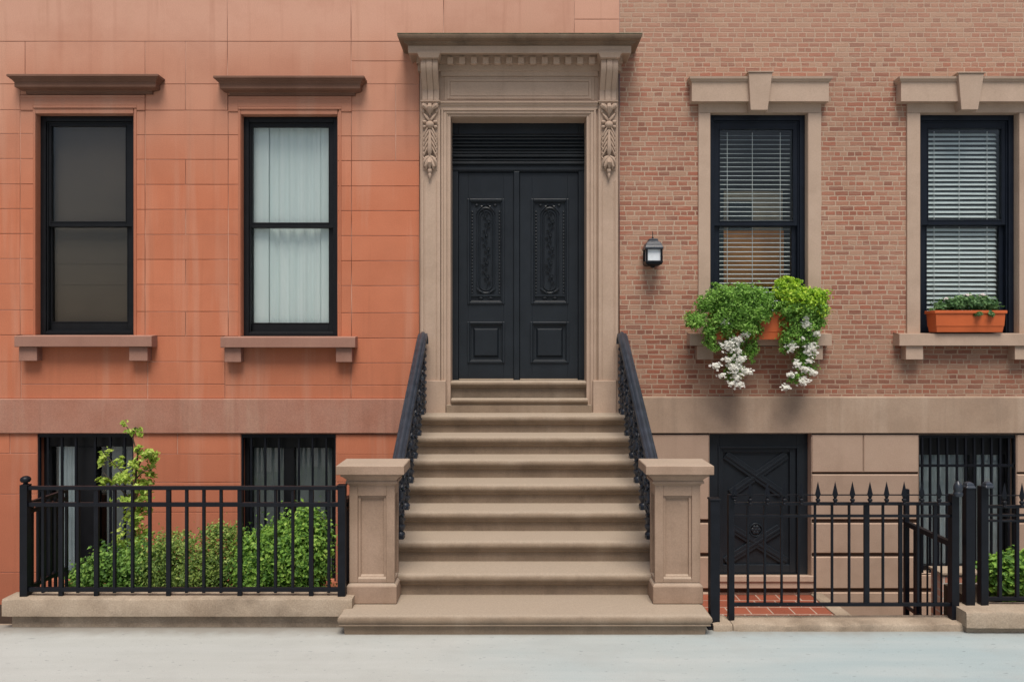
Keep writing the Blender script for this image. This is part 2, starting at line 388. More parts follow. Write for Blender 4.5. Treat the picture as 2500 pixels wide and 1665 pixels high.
def tile_mat():
    t = NT('quarry_tiles')
    b = t.n('ShaderNodeTexBrick', offset=.35, offset_frequency=2, squash=1.0)
    w = t.scaled((1, 1, 0))
    t.l(w, b.inputs['Vector'])
    b.inputs['Color1'].default_value = (.230,.062,.036,1); b.inputs['Color2'].default_value = (.34,.105,.060,1); b.inputs['Mortar'].default_value = (.46,.36,.29,1)
    b.inputs['Scale'].default_value = 1; b.inputs['Mortar Size'].default_value = .007; b.inputs['Brick Width'].default_value = .235; b.inputs['Row Height'].default_value = .21
    c = t.mix(t.math('MULTIPLY', t.ramp(t.noise(6, 6), [(.45, 0.0), (.7, 1.0)]), .45), b.outputs['Color'], (.20,.06,.035))
    return t.finish(c, .5, t.bump(t.math('MULTIPLY', b.outputs['Fac'], -1), .5, .006), .4)
M['tile'] = tile_mat()
def small_brick():
    t = NT('pink_garden_brick')
    b = t.n('ShaderNodeTexBrick', offset=.5); cx = t.n('ShaderNodeCombineXYZ')
    sep = t.n('ShaderNodeSeparateXYZ'); t.l(t.pos.outputs['Position'], sep.inputs[0]); t.l(sep.outputs[0], cx.inputs[0]); t.l(sep.outputs[2], cx.inputs[1])
    t.l(cx.outputs[0], b.inputs['Vector'])
    b.inputs['Color1'].default_value = (.50,.22,.15,1); b.inputs['Color2'].default_value = (.60,.42,.33,1); b.inputs['Mortar'].default_value = (.55,.48,.42,1)
    b.inputs['Scale'].default_value = 1; b.inputs['Mortar Size'].default_value = .009; b.inputs['Brick Width'].default_value = .24; b.inputs['Row Height'].default_value = .075
    return t.finish(b.outputs['Color'], .9, t.bump(t.math('MULTIPLY', b.outputs['Fac'], -1), .8, .008), .2)
M['garden_brick'] = small_brick()

# ------------------------------------------------------------------ setting
g = MB(); g.quad((-26, -30, 0), (26, -30, 0), (26, -2.5, 0), (-26, -2.5, 0))
tag(g.build('sidewalk', M['sidewalk']), kind='structure')
g = MB(); g.box(-26, -1.2, -2.5, .3, -1.3, -.72); tag(g.build('areaway_ground', M['soil']), kind='structure')
g = MB(); g.box(1.3, 3.46, -2.45, .05, -1.3, -.60); tag(g.build('tiled_floor', M['tile']), kind='structure')
g = MB(); g.prism([(3.46, -2.45), (3.72, -2.45), (3.60, .05), (3.46, .05)], 'z', -1.3, -.585); tag(g.build('floor_edging', M['curb'], bevel=.01), kind='structure')
g = MB(); g.box(3.5, 26, -2.45, .3, -1.75, -1.45); tag(g.build('cellar_floor', M['curb']), kind='structure')
g = MB(); g.box(-26, 26, -2.499, -2.44, -1.8, -.012); tag(g.build('areaway_edge', M['curb']), kind='structure')

# ------------------------------------------------------------------ left house: terracotta painted stone
house_a = empty('stone_house', (-3.0, 0, -.72), 'terracotta painted stone townhouse with brown window hoods, left of the stoop', 'house')
zt, zb = 7.0, -1.6
W1 = (wx(87), wx(326), wz(819), wz(278)); W2 = (wx(588), wx(824), wz(822), wz(280))
B1 = (wx(91), wx(326), wz(1417), wz(1058)); B2 = (wx(588), wx(820), wz(1420), wz(1059))
DOOR_HOLE = (wx(1024), wx(1512), wz(1100), wz(150))
back = MB()
wall_faces(back, wx(-900), wx(1513), zb, zt, [W1, W2, B1, B2, DOOR_HOLE], .007, .235)
back.build('mortar_bed', M['orange_joint'], house_a)
bl = MB()
J = .0031
def blk(x0, x1, y0, y1, yf=0.0, ch=.0028):
    bl.block(wx(x0)+J, wx(x1)-J, wz(y1)+J, wz(y0)-J, yf, .02, ch)
L = -420
for x0, x1 in ((L, 555), (555, 857), (857, 1083), (1083, 1402)): blk(x0, x1, -420, 102)
blk(1402, 1513, -420, 48); blk(1402, 1513, 48, 102); blk(1083, 1513, 102, 150)
for x0, x1 in ((L, 61), (61, 354), (354, 453), (453, 555), (555, 857), (857, 1083)): blk(x0, x1, 102, 206 if x1 < 1000 else 150)
blk(857, 1024, 150, 206)
blk(L, 49, 206, 269); blk(49, 354, 206, 232); blk(354, 453, 206, 270); blk(453, 556, 206, 270); blk(556, 858, 206, 233); blk(858, 966, 206, 272); blk(966, 1024, 206, 272)
ya = [269, 327, 388, 450, 510, 571, 632, 693, 757, 818]
yp = [270, 330, 390, 451, 512, 573, 634, 695, 761, 821]
yr = [272, 333, 393, 455, 515, 576, 637, 698, 764, 826]
for i in range(9):
    blk(L, -180 + 70*(i % 2), ya[i], ya[i+1]); blk(-180 + 70*(i % 2), 49, ya[i], ya[i+1])
    blk(49, 87, ya[i], ya[i+1]); blk(326, 354, yp[i], yp[i+1])
    if i in (2, 4, 6, 8): blk(354, 453, yp[i], yp[i+1]); blk(453, 557, yp[i], yp[i+1])
    else: blk(354, 557, yp[i], yp[i+1])
    blk(557, 588, yp[i], yp[i+1]); blk(824, 858, yr[i], yr[i+1])
    if i < 2: blk(858, 966, yr[i], yr[i+1]); blk(966, 1024, yr[i], yr[i+1])
    else: blk(858, 1024, yr[i], yr[i+1])
blk(L, 51, 818, 883); blk(L, 51, 883, 973); blk(51, 360, 819, 938); blk(51, 360, 938, 973); blk(360, 549, 821, 883)
blk(360, 549, 883, 938); blk(360, 549, 938, 973); blk(549, 857, 822, 941); blk(549, 857, 941, 973); blk(857, 1024, 826, 886); blk(857, 1024, 886, 941); blk(857, 1024, 941, 973)
# basement courses
blk(L, 24, 1057, 1107); blk(24, 91, 1057, 1107); blk(L, 91, 1107, 1206); blk(L, 91, 1206, 1397); blk(L, 91, 1397, 1560)
blk(326, 433, 1057, 1108); blk(433, 588, 1057, 1108); blk(820, 1100, 1059, 1109)
for a, b in ((1108, 1177), (1177, 1250), (1250, 1330), (1330, 1420)):
    blk(326, 588, a, b); blk(820, 1100, a, b)
blk(91, 326, 1417, 1560); blk(326, 588, 1420, 1560); blk(588, 1100, 1420, 1560)
bl.build('wall', M['orange'], house_a)
# painted reveals of the openings
rv = MB()
for (a, b, c, d) in (W1, W2, B1, B2):
    e = .0025
    rv.box(a, a+e, .004, .235, c, d); rv.box(b-e, b, .004, .235, c, d); rv.box(a+e, b-e, .004, .235, d-e, d); rv.box(a+e, b-e, .004, .235, c, c+e)
rv.build('window_reveal', M['orange_trim'], house_a)
# belt course
bc = MB(); bc.mould(wx(L), wx(1075), .0, [(-.01, 0, wz(1056)), (.028, 0, wz(1056)), (.028, 0, wz(975)), (.022, 0, wz(973)), (-.01, 0, wz(973))])
bc.build('belt_course', M['orange_band'], house_a, bevel=.005)

def hood_left(x0, x1, y0, bx0, bx1, ybot, name='window_hood'):
    p = .17
    X0, X1 = wx(x0, -p), wx(x1, -p)
    c = (X0+X1)/2; hw = (X1-X0)/2
    zt_ = wz(y0, -p)
    X0, X1 = c-hw+p, c+hw-p
    m = MB()
    zb_ = wz(ybot)
    m.mould(X0, X1, 0, [(-.01, .02, zb_-.005), (.035, .035, zb_-.005), (.035, .035, zb_+.02), (.05, .05, zb_+.03), (.095, .095, zb_+.038), (.115, .115, zt_-.128), (.115, .115, zt_-.073),
                        (.122, .122, zt_-.070), (.132, .132, zt_-.054), (.150, .150, zt_-.042), (.154, .154, zt_-.030), (p, p, zt_-.026), (p, p, zt_-.003), (p-.004, p-.004, zt_), (0, 0, zt_+.02)])
    return m.build(name, M['hood_brown'], house_a, bevel=.003)
hood_left(15, 386, 181, 50, 352, 231); hood_left(520, 889, 185, 556, 858, 235)

def surround_left(o0, o1, i0, i1, yt, yi, W):
    m = MB()
    m.pbox(o0, i0, yt, yi+5.5, -.012, .01); m.pbox(i1, o1, yt, yi+5.5, -.012, .01); m.pbox(i0-.5, i1+.5, yt, yi-6, -.0118, .01)
    m.pbox(o0, o1, yt+.5, yt+7, -.018, .01)
    m.pbox(i0, i0+6, yi, W[4], -.009, .01); m.pbox(i1-6, i1, yi, W[4], -.009, .01); m.pbox(i0, i1, yi-6, yi, -.020, .01)
    m.box(W[0], W[1], -.006, .01, W[3]+.0, wz(yi)+.0)
    m.build('window_surround', M['orange_trim'], house_a, bevel=.004)
surround_left(49, 353, 80, 333, 232, 264, W1 + (819,)); surround_left(557, 858, 581, 833, 235, 267, W2 + (822,))

def sill_left(x0, x1, y0, y1, b0, b1, b2, b3, yb):
    p = .14
    m = MB()
    m.mould(wx(x0, -p)+p*.0, wx(x1, -p), 0, [(-.01, -.02, wz(y1, -p)), (p-.006, 0, wz(y1, -p)), (p, 0, wz(y1, -p)+.006), (p, 0, wz(y0, -p)-.006), (p-.006, 0, wz(y0, -p)), (-.1, 0, wz(y0, -p)+.018)])
    s = m.build('window_sill', M['sill_brown'], house_a, bevel=.004)
    for u, v in ((b0, b1), (b2, b3)):
        q = .10
        m = MB(); m.box(wx(u, -q), wx(v, -q), -q, .01, wz(yb, -q), wz(y1, -p)-.001); m.build('bracket', M['sill_brown'], s, bevel=.004)
sill_left(35, 370, 820, 847, 46, 90, 315, 360, 881); sill_left(538, 867, 823, 849, 548, 588, 820, 859, 884)

# ------------------------------------------------------------------ windows
def sash_window(house, W, rec, ug, lg, mat, name='window'):
    """double-hung window: W opening, ug / lg = photo survey of the upper and lower glass"""
    x0, x1, z0, z1 = W
    Yg = rec + .045
    ux0, ux1, uz1, uz0 = wx(ug[0], Yg), wx(ug[1], Yg), wz(ug[2], Yg), wz(ug[3], Yg)
    lx0, lx1, lz1, lz0 = wx(lg[0], Yg+.03), wx(lg[1], Yg+.03), wz(lg[2], Yg+.03), wz(lg[3], Yg+.03)
    f = MB(); t = .062
    b0 = .05
    frame_ring(f, x0, x1, z0, z1, x0+t, x1-t, z0+b0, z1-t, rec, rec+.14)
    frame_ring(f, x0+t-.001, x1-t+.001, z0+b0-.001, z1-t+.001, x0+t+.016, x1-t-.016, z0+b0+.012, z1-t-.016, rec+.022, rec+.14)
    w = f.build(name, mat, house, bevel=.004)
    ix0, ix1 = x0+t+.014, x1-t-.014
    s = MB(); frame_ring(s, ix0, ix1, uz0-.062, z1-t-.012, ux0, ux1, uz0, uz1, rec+.034, rec+.068); 
    frame_ring(s, ux0-.012, ux1+.012, uz0-.012, uz1+.012, ux0, ux1, uz0, uz1, rec+.028, rec+.0339)
    s.build('sash', mat, w, bevel=.003)
    s = MB(); frame_ring(s, ix0, ix1, z0+b0+.01, lz1+.04, lx0, lx1, lz0, lz1, rec+.072, rec+.105)
    frame_ring(s, lx0-.012, lx1+.012, lz0-.012, lz1+.010, lx0, lx1, lz0, lz1, rec+.066, rec+.0719)
    s.build('sash', mat, w, bevel=.003)
    s = MB(); s.box(ux0-.004, ux1+.004, rec+.050, rec+.054, uz0-.004, uz1+.004); s.build('pane', M['glass'], w)
    s = MB(); s.box(lx0-.004, lx1+.004, rec+.086, rec+.090, lz0-.004, lz1+.004); s.build('pane', M['glass'], w)
    return w, (ux0, ux1, lz0, uz1)
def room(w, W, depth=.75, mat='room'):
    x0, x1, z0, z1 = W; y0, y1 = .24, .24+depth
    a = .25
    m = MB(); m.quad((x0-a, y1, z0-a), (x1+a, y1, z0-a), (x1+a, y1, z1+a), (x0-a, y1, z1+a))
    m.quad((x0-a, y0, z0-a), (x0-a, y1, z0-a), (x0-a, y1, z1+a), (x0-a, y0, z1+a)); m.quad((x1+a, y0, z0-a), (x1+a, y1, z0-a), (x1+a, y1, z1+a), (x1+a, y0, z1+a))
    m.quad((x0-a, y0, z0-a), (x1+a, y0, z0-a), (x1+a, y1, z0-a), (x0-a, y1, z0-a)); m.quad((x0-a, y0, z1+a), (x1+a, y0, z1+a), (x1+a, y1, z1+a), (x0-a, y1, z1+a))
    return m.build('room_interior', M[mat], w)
def drape(x0, x1, z0, z1, y, folds, amp, seed=0):
    rr = random.Random(seed); m = MB(); n = 120
    ph = [rr.uniform(0, 6.28) for _ in range(4)]
    vs = []
    for j in range(9):
        z = z1 + (z0-z1)*j/8
        for i in range(n+1):
            u = i/n
            d = math.sin(u*folds*6.283+ph[0]+.5*math.sin(u*9+ph[1])) + .5*math.sin(u*folds*2.3*6.283+ph[2]) + .2*math.sin(j*.9+u*14+ph[3])
            vs.append((x0+(x1-x0)*u, y + amp*d*(.6+.4*j/8), z))
    fs = [(j*(n+1)+i, j*(n+1)+i+1, (j+1)*(n+1)+i+1, (j+1)*(n+1)+i) for j in range(8) for i in range(n)]
    return m.add(vs, fs)

w1, r1 = sash_window(house_a, W1, .085, (127, 308, 310, 541), (128, 311, 556, 785), M['sash']); room(w1, W1)
m = MB(); m.box(r1[0]-.03, r1[1]+.03, .225, .228, wz(640), r1[3]+.03); m.box(r1[0]-.03, r1[1]+.03, .231, .234, r1[2]-.03, wz(690)); m.build('roller_screen', M['shade'], w1)
m = MB(); m.box(r1[0]-.03, r1[1]+.03, .228, .2305, wz(692), wz(640)-.0005); m.build('roller_screen', M['shade'], w1)
w2, r2 = sash_window(house_a, W2, .085, (618, 803, 312, 544), (618, 803, 558, 788), M['sash']); room(w2, W2)
drape(r2[0]-.03, r2[1]+.03, r2[2]-.02, r2[3]+.03, .235, 7, .012, 3).build('curtain', M['curtain'], w2, smooth=True)
m = MB(); m.box(r2[0]-.02, r2[0]+.16, .205, .209, wz(800), r2[3]+.02); m.box(r2[1]-.11, r2[1]+.02, .205, .209, wz(800), r2[3]+.02); m.build('curtain_edge', M['curtain'], w2)

def barred_window(house, W, bars, mull, mat, crossbars=(), pane_tops=None, name='basement_window'):
    x0, x1, z0, z1 = W; rec = .12
    f = MB(); t = .05
    mx0, mx1 = wx(mull[0], rec), wx(mull[1], rec)
    pz1 = wz(pane_tops, rec)
    f.box(x0, x0+t, rec, rec+.1, z0, z1); f.box(x1-t, x1, rec, rec+.1, z0, z1); f.box(x0+t, x1-t, rec, rec+.1, pz1, z1); f.box(x0+t, x1-t, rec, rec+.1, z0, z0+.06)
    f.box(mx0, mx1, rec-.004, rec+.1, z0+.06, pz1)
    f.box(x0+t, x0+t+.03, rec+.02, rec+.1, z0+.06, pz1); f.box(x1-t-.03, x1-t, rec+.02, rec+.1, z0+.06, pz1)
    w = f.build(name, mat, house, bevel=.004)
    for a, b in ((x0+t+.03, mx0), (mx1, x1-t-.03)):
        s = MB(); s.box(a-.003, b+.003, rec+.05, rec+.054, z0+.057, pz1+.003); s.build('pane', M['glass'], w)
    gb = MB()
    for bx in bars:
        X = wx(bx, .03); gb.box(X-.011, X+.011, .018, .040, z0+.002, z1-.002)
    for cy in crossbars:
        Z = wz(cy, .03); gb.box(x0+.002, x1-.002, .012, .046, Z-.014, Z+.014)
    gb.box(x0+.001, x1-.001, .012, .046, z1-.045, z1-.001)
    gb.box(x0+.001, x0+.02, .012, .046, z0+.001, z1-.046); gb.box(x1-.02, x1-.001, .012, .046, z0+.001, z1-.046)
    gb.build('security_bars', M['iron'], w)
    return w
b1 = barred_window(house_a, B1, (118, 152, 186, 233, 270, 305), (188, 236), M['sash'], pane_tops=1090); room(b1, B1)
drape(wx(118), wx(190), wz(1417), wz(1085), .205, 5, .010, 5).build('curtain', M['curtain_grey'], b1, smooth=True)
m = MB(); m.box(wx(236), wx(318), .22, .224, wz(1417), wz(1085)); m.build('roller_screen', M['screen_grey'], b1)
b2 = barred_window(house_a, B2, (614, 648, 681.5, 730, 763.5, 797), (693, 718), M['sash'], pane_tops=1093); room(b2, B2)
m = MB(); m.box(wx(600), wx(810), .22, .224, wz(1420), wz(1085)); m.build('roller_screen', M['screen_grey'], b2)

# ------------------------------------------------------------------ right house: brick over a rusticated basement
house_b = empty('brick_house', (3.6, 0, -.6), 'weathered red brick townhouse with beige stone trim, double door and rusticated basement, right of centre', 'house')
W3 = (wx(1733), wx(1971), wz(846), wz(277)); W4 = (wx(2244), wx(2485), wz(846), wz(277))
BD = (wx(1731), wx(1981), wz(1413), wz(1058)); B4 = (wx(2242), wx(2481), wz(1400), wz(1060))
XR = 3300
bw = MB()
wall_faces(bw, wx(1513), wx(XR), wz(1010), zt, [W3, W4], 0.0, .24)
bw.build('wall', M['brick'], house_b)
# stone-lined reveals
rv = MB()
for (a, b, c, d) in (W3, W4, BD, B4):
    e = .003
    rv.box(a, a+e, -.004, .235, c, d); rv.box(b-e, b, -.004, .235, c, d); rv.box(a+e, b-e, -.004, .235, d-e, d); rv.box(a+e, b-e, -.004, .235, c, c+e)
rv.build('window_reveal', M['beige'], house_b)
m = MB(); m.mould(wx(1500), wx(XR), 0, [(-.01, 0, wz(1056)), (.030, 0, wz(1056)), (.030, 0, wz(971)), (.022, 0, wz(967)), (-.01, 0, wz(967))])
m.build('belt_course', M['beige_band'], house_b, bevel=.005)
gr = MB(); wall_faces(gr, wx(1440), wx(XR), zb, wz(1056), [BD, B4], .022, .22); gr.build('joint_wall', M['groove'], house_b)
rb = MB()
def rblk(x0, x1, y0, y1):
    rb.block(wx(x0)+.003, wx(x1)-.003, wz(y1)+.003, wz(y0)-.003, -.012, .03, .009)
RY = [(1060, 1153), (1157, 1268), (1276, 1350), (1358, 1436), (1445, 1520), (1527, 1610)]
for i, (a, b) in enumerate(RY):
    rblk(1440, 1731, a, b)
    lo = 1981 if i < 4 else 1731
    if i == 0: rblk(1981, 2107, a, b); rblk(2107, 2242, a, b)
    elif i >= 4: rblk(1731, 1905, a, b); rblk(1905, 2242, a, b)
    elif i == 3: rblk(1981, 2242, a, b)
    else: rblk(1981, 2242, a, b)
    if i >= 4: rblk(2242, 2481, a, b)
    rblk(2481, 2600 + 60*(i % 2), a, b); rblk(2600 + 60*(i % 2), XR, a, b)
rblk(2242, 2481, 1402, 1436)
rb.build('basement_wall', M['beige_block'], house_b)

def surround_right(o0, o1, W, y0, y1):
    m = MB(); yf = -.026
    m.box(wx(o0), W[0], yf, .01, wz(y1), wz(282)); m.box(W[1], wx(o1), yf, .01, wz(y1), wz(282))
    m.box(wx(o0), wx(o1), yf-.0, .01, W[3], wz(y0))
    m2 = MB(); m2.box(wx(o0), W[0], yf, .01, wz(y1), wz(282)-.002); m2.box(W[1], wx(o1), yf, .01, wz(y1), wz(282)-.002); m2.box(wx(o0), wx(o1), yf, .01, W[3], wz(y0))
    m2 = MB()
    m2.box(wx(o0), W[0], yf, .01, wz(y1), W[3]-.002); m2.box(W[1], wx(o1), yf, .01, wz(y1), W[3]-.002); m2.box(wx(o0), wx(o1), yf, .01, W[3], wz(y0))
    return m2.build('window_surround', M['beige'], house_b, bevel=.004)
surround_right(1704, 2003, W3, 246, 814); surround_right(2212, 2514, W4, 246, 814)
def hood_right(x0, x1, l0, l1, k):
    p = .11
    m = MB()
    zA, zB, zC = wz(248, -p), wz(201, -p), wz(187, -p-.03)
    X0, X1 = wx(x0, -p), wx(x1, -p)
    m.mould(X0, X1, 0, [(-.01, 0, zA), (p, 0, zA), (p, 0, zB), (p+.012, .012, zB+.006), (p+.018, .018, zB+.022), (p+.03, .03, zB+.030), (p+.034, .034, zB+.055), (p+.034, .034, zC), (0, 0, zC+.03)])
    h = m.build('window_hood', M['beige'], house_b, bevel=.004)
    q = .165
    m = MB()
    t0, t1, b0_, b1_ = [wx(v, -q) for v in k[:4]]
    zt_, zb_ = wz(k[4], -q), wz(k[5], -q)
    a = .012
    vs = [(b0_, -q+.02, zb_), (b1_, -q+.02, zb_), (t1, -q, zt_), (t0, -q, zt_), (b0_, .0, zb_), (b1_, .0, zb_), (t1, .0, zt_), (t0, .0, zt_)]
    m.add(vs, [(0,1,2,3), (7,6,5,4), (0,4,5,1), (1,5,6,2), (2,6,7,3), (3,7,4,0)])
    m.box(t0-.012, t1+.012, -q-.012, 0, zt_+.001, zt_+.016)
    m.build('keystone', M['beige'], h, bevel=.005)
hood_right(1689, 2024, 1687, 2035, (1828, 1886, 1834, 1876, 178, 268)); hood_right(2200, 2536, 2194, 2540, (2340, 2403, 2350, 2391, 180, 267))
def sill_right(x0, x1, b):
    p = .14; m = MB()
    m.mould(wx(x0, -p), wx(x1, -p), 0, [(-.01, -.02, wz(844, -p)), (p, 0, wz(844, -p)), (p, 0, wz(815, -p)), (-.1, 0, wz(815, -p)+.015)])
    s = m.build('window_sill', M['beige'], house_b, bevel=.005)
    for u, v in b:
        q = .115
        m = MB(); m.box(wx(u, -q), wx(v, -q), -q, .01, wz(878, -q), wz(844, -p)-.001); m.build('bracket', M['beige'], s, bevel=.004)
sill_right(1684, 2031, ((1702, 1742), (1969, 2009))); sill_right(2196, 2545, ((2212, 2254), (2478, 2520)))

def blind(w, x0, x1, z0, z1, y, tilt, n, width=.048, cords=(.12, .47, .86)):
    m = MB(); dz = (z1-z0)/n
    c, s_ = math.cos(tilt)*width/2, math.sin(tilt)*width/2
    for i in range(n+1):
        z = z1 - i*dz + random.uniform(-.002, .002)
        e = random.uniform(-.002, .002)
        vs = []
        for k in range(5):
            u = -1 + k*.5
            cur = .004*(1-u*u)
            for X, ez in ((x0, -e), (x1, e)): vs.append((X, y+u*c, z+u*s_+cur+ez))
        b = len(m.v)
        m.add(vs, [(2*k, 2*k+1, 2*k+3, 2*k+2) for k in range(4)])
    m.build('blind', M['slat'], w, smooth=True)
    t = MB()
    for u in cords:
        X = x0+(x1-x0)*u; t.box(X-.003, X+.003, y-width/2-.004, y-width/2-.001, z0, z1+.03)
    t.build('blind_cord', M['cord'], w)
w3, r3 = sash_window(house_b, W3, .065, (1757, 1935, 317, 539), (1756, 1932, 555, 800), M['sash_navy']); room(w3, W3)
blind(w3, r3[0]+.005, r3[1]-.005, r3[2], r3[3]-.05, .190, R(20), 43, .036)
m = MB(); m.box(wx(1800), wx(1960), .60, .63, wz(690), wz(545)); m.build('curtain', M['warm'], w3)  # added panel: orange glow behind the blind put into its colour
m = MB(); m.box(wx(1752), wx(1800), .55, .58, wz(820), wz(420)); m.box(wx(1815), wx(1875), .55, .58, wz(545), wz(470)); m.build('dark_panel', M['teal_dark'], w3)  # added panels, not cloth: the pane's dark tones put into their colour
m = MB(); m.box(wx(1740), wx(1960), .64, .67, wz(545), wz(440)); m.build('curtain', M['tan'], w3)  # added panel: greyish reflections in the upper pane put into its colour
w4, r4 = sash_window(house_b, W4, .065, (2265, 2443, 316, 537), (2262, 2438, 553, 782), M['sash_navy']); room(w4, W4)
blind(w4, r4[0]+.005, r4[1]-.005, r4[2], r4[3]-.04, .192, R(50), 41, .046)
b4 = barred_window(house_b, B4, (2251, 2270.5, 2290.5, 2311.5, 2336, 2357, 2378, 2399, 2420, 2441, 2462), (2366, 2384), M['sash'], crossbars=(1136,), pane_tops=1110); room(b4, B4)
drape(wx(2250), wx(2472), wz(1400), wz(1085), .205, 8, .010, 9).build('curtain', M['curtain_grey'], b4, smooth=True)

# ------------------------------------------------------------------ entrance surround
sr = MB(); Yf = -.06
XL, XRr, OL, OR = wx(1025, Yf), wx(1510, Yf), wx(1100, Yf), wx(1432, Yf)
ZT, ZO, ZB = wz(138, Yf), wz(285, Yf), wz(1012, Yf)
sr.box(XL, OL, Yf, .24, ZB, ZT); sr.box(OR, XRr, Yf, .24, ZB, ZT); sr.box(OL, OR, Yf, .24, ZO, ZT)
# stepped fasciae of the architrave
def architrave(px_o, px_i, py_o, py_i, yf):
    xo0, xo1 = wx(px_o, yf), wx(2532-px_o, yf); xi0, xi1 = wx(px_i, yf), wx(2532-px_i, yf)
    zo, zi = wz(py_o, yf), wz(py_i, yf)
    sr.box(xo0, xi0, yf, Yf+.002, ZB, zo); sr.box(xi1, xo1, yf, Yf+.002, ZB, zo); sr.box(xi0, xi1, yf, Yf+.002, zi, zo)
architrave(1077, 1082, 266, 270, -.092); architrave(1082.3, 1090, 270.3, 277, -.080); architrave(1090.3, 1093, 277.3, 279.5, -.072)
surround = sr.build('door_surround', M['beige'], house_b, bevel=.004)
def part(mb, name, mat='beige', smooth=False, bevel=.004): return mb.build(name, M[mat], surround, smooth=smooth, bevel=bevel)
# pilasters, plinths
for mir in (0, 1):
    def mx(a, b): return (a, b) if not mir else (2536-b, 2536-a)
    m = MB(); yp_ = -.100
    a, b = mx(1028, 1075); m.pbox(a, b, 254, 929, yp_, Yf+.004)
    for u, v in ((1028, 1034), (1067, 1075)):
        a, b = mx(u, v); m.pbox(a, b, 440, 929, -.109, yp_+.002)
    for u, v in ((1036, 1037.6), (1064, 1065.4)):
        a, b = mx(u, v); m.pbox(a, b, 440, 929, -.104, yp_+.002)
    part(m, 'pilaster')
    m = MB(); a, b = mx(1031, 1088); m.pbox(a, b, 929, 1012, -.135, Yf+.004); part(m, 'plinth', bevel=.008)
# frieze and panel
m = MB()
m.pbox(1075, 1461, 156, 186, -.088, Yf+.004)
m.pbox(1085, 1451, 187.5, 247, -.072, Yf+.004)
x0, x1, z0, z1 = wx(1098, -.08), wx(1438, -.08), wz(236, -.08), wz(199, -.08)
part(m, 'frieze')
m = MB(); frame_ring(m, x0-.03, x1+.03, z0-.03, z1+.03, x0, x1, z0, z1, -.082, -.070); m.box(x0+.007, x1-.007, -.078, -.070, z0+.007, z1-.007); part(m, 'frieze_panel', bevel=.003)
m = MB(); m.mould(wx(1077), wx(1457), -.06, [(0, 0, wz(267, -.09)), (.03, 0, wz(267, -.09)), (.032, 0, wz(260, -.1)), (.048, 0, wz(257, -.1)), (.05, 0, wz(253, -.1)), (.062, 0, wz(252, -.11)), (.062, 0, wz(248, -.11)), (0, 0, wz(247.5, -.06))])
part(m, 'impost_moulding')
# cornice
m = MB()
def cz(py, p): return wz(py, -p)
SX0, SX1 = wx(1025), wx(1511)
cprof = [(.02, .0, cz(176, .06)), (.105, .012, cz(174, .1)), (.105, .012, cz(157, .1)), (.150, .02, cz(155.5, .15)), (.150, .02, cz(137, .15)), (.19, .04, cz(135, .19)), (.315, .085, cz(131, .315)),
         (.320, .092, cz(129, .32)), (.320, .092, cz(112, .32)), (.330, .105, cz(110.5, .33)), (.345, .115, cz(107, .345)), (.360, .130, cz(105.5, .36)), (.366, .136, cz(101, .37)),
         (.40, .165, cz(98, .40)), (.428, .186, cz(93, .43)), (.436, .194, cz(88, .44)), (.44, .198, cz(84.5, .44))]
m.mould(SX0, SX1, 0, cprof[:9] + [(.0, .0, cz(112, .32)+.0005)])
cornice = part(m, 'cornice', 'beige', bevel=.003)
m = MB(); m.mould(SX0, SX1, 0, [(.0, .0, cz(112, .32)+.001), (.308, .080, cz(112, .32)+.001)] + cprof[9:] + [(.43, .19, cz(84, .44)+.004), (0, .06, cz(84, .44)+.06)]); part(m, 'crown_moulding', 'beige_dirty', bevel=.002)
m = MB(); zc = cz(84, .44)
m.mould(SX0, SX1, 0, [(-.005, .196, zc+.002), (.436, .196, zc+.005), (.438, .197, zc+.014), (.36, .15, zc+.040), (-.005, .15, zc+.064)])
part(m, 'mossy_flashing', 'moss', bevel=0)
for k in range(13):
    m = MB(); c = 1099 + k*28.85; m.pbox(c-7.5, c+7.5, 139.5, 156, -.205, -.145); part(m, 'dentil', 'beige', bevel=.003)
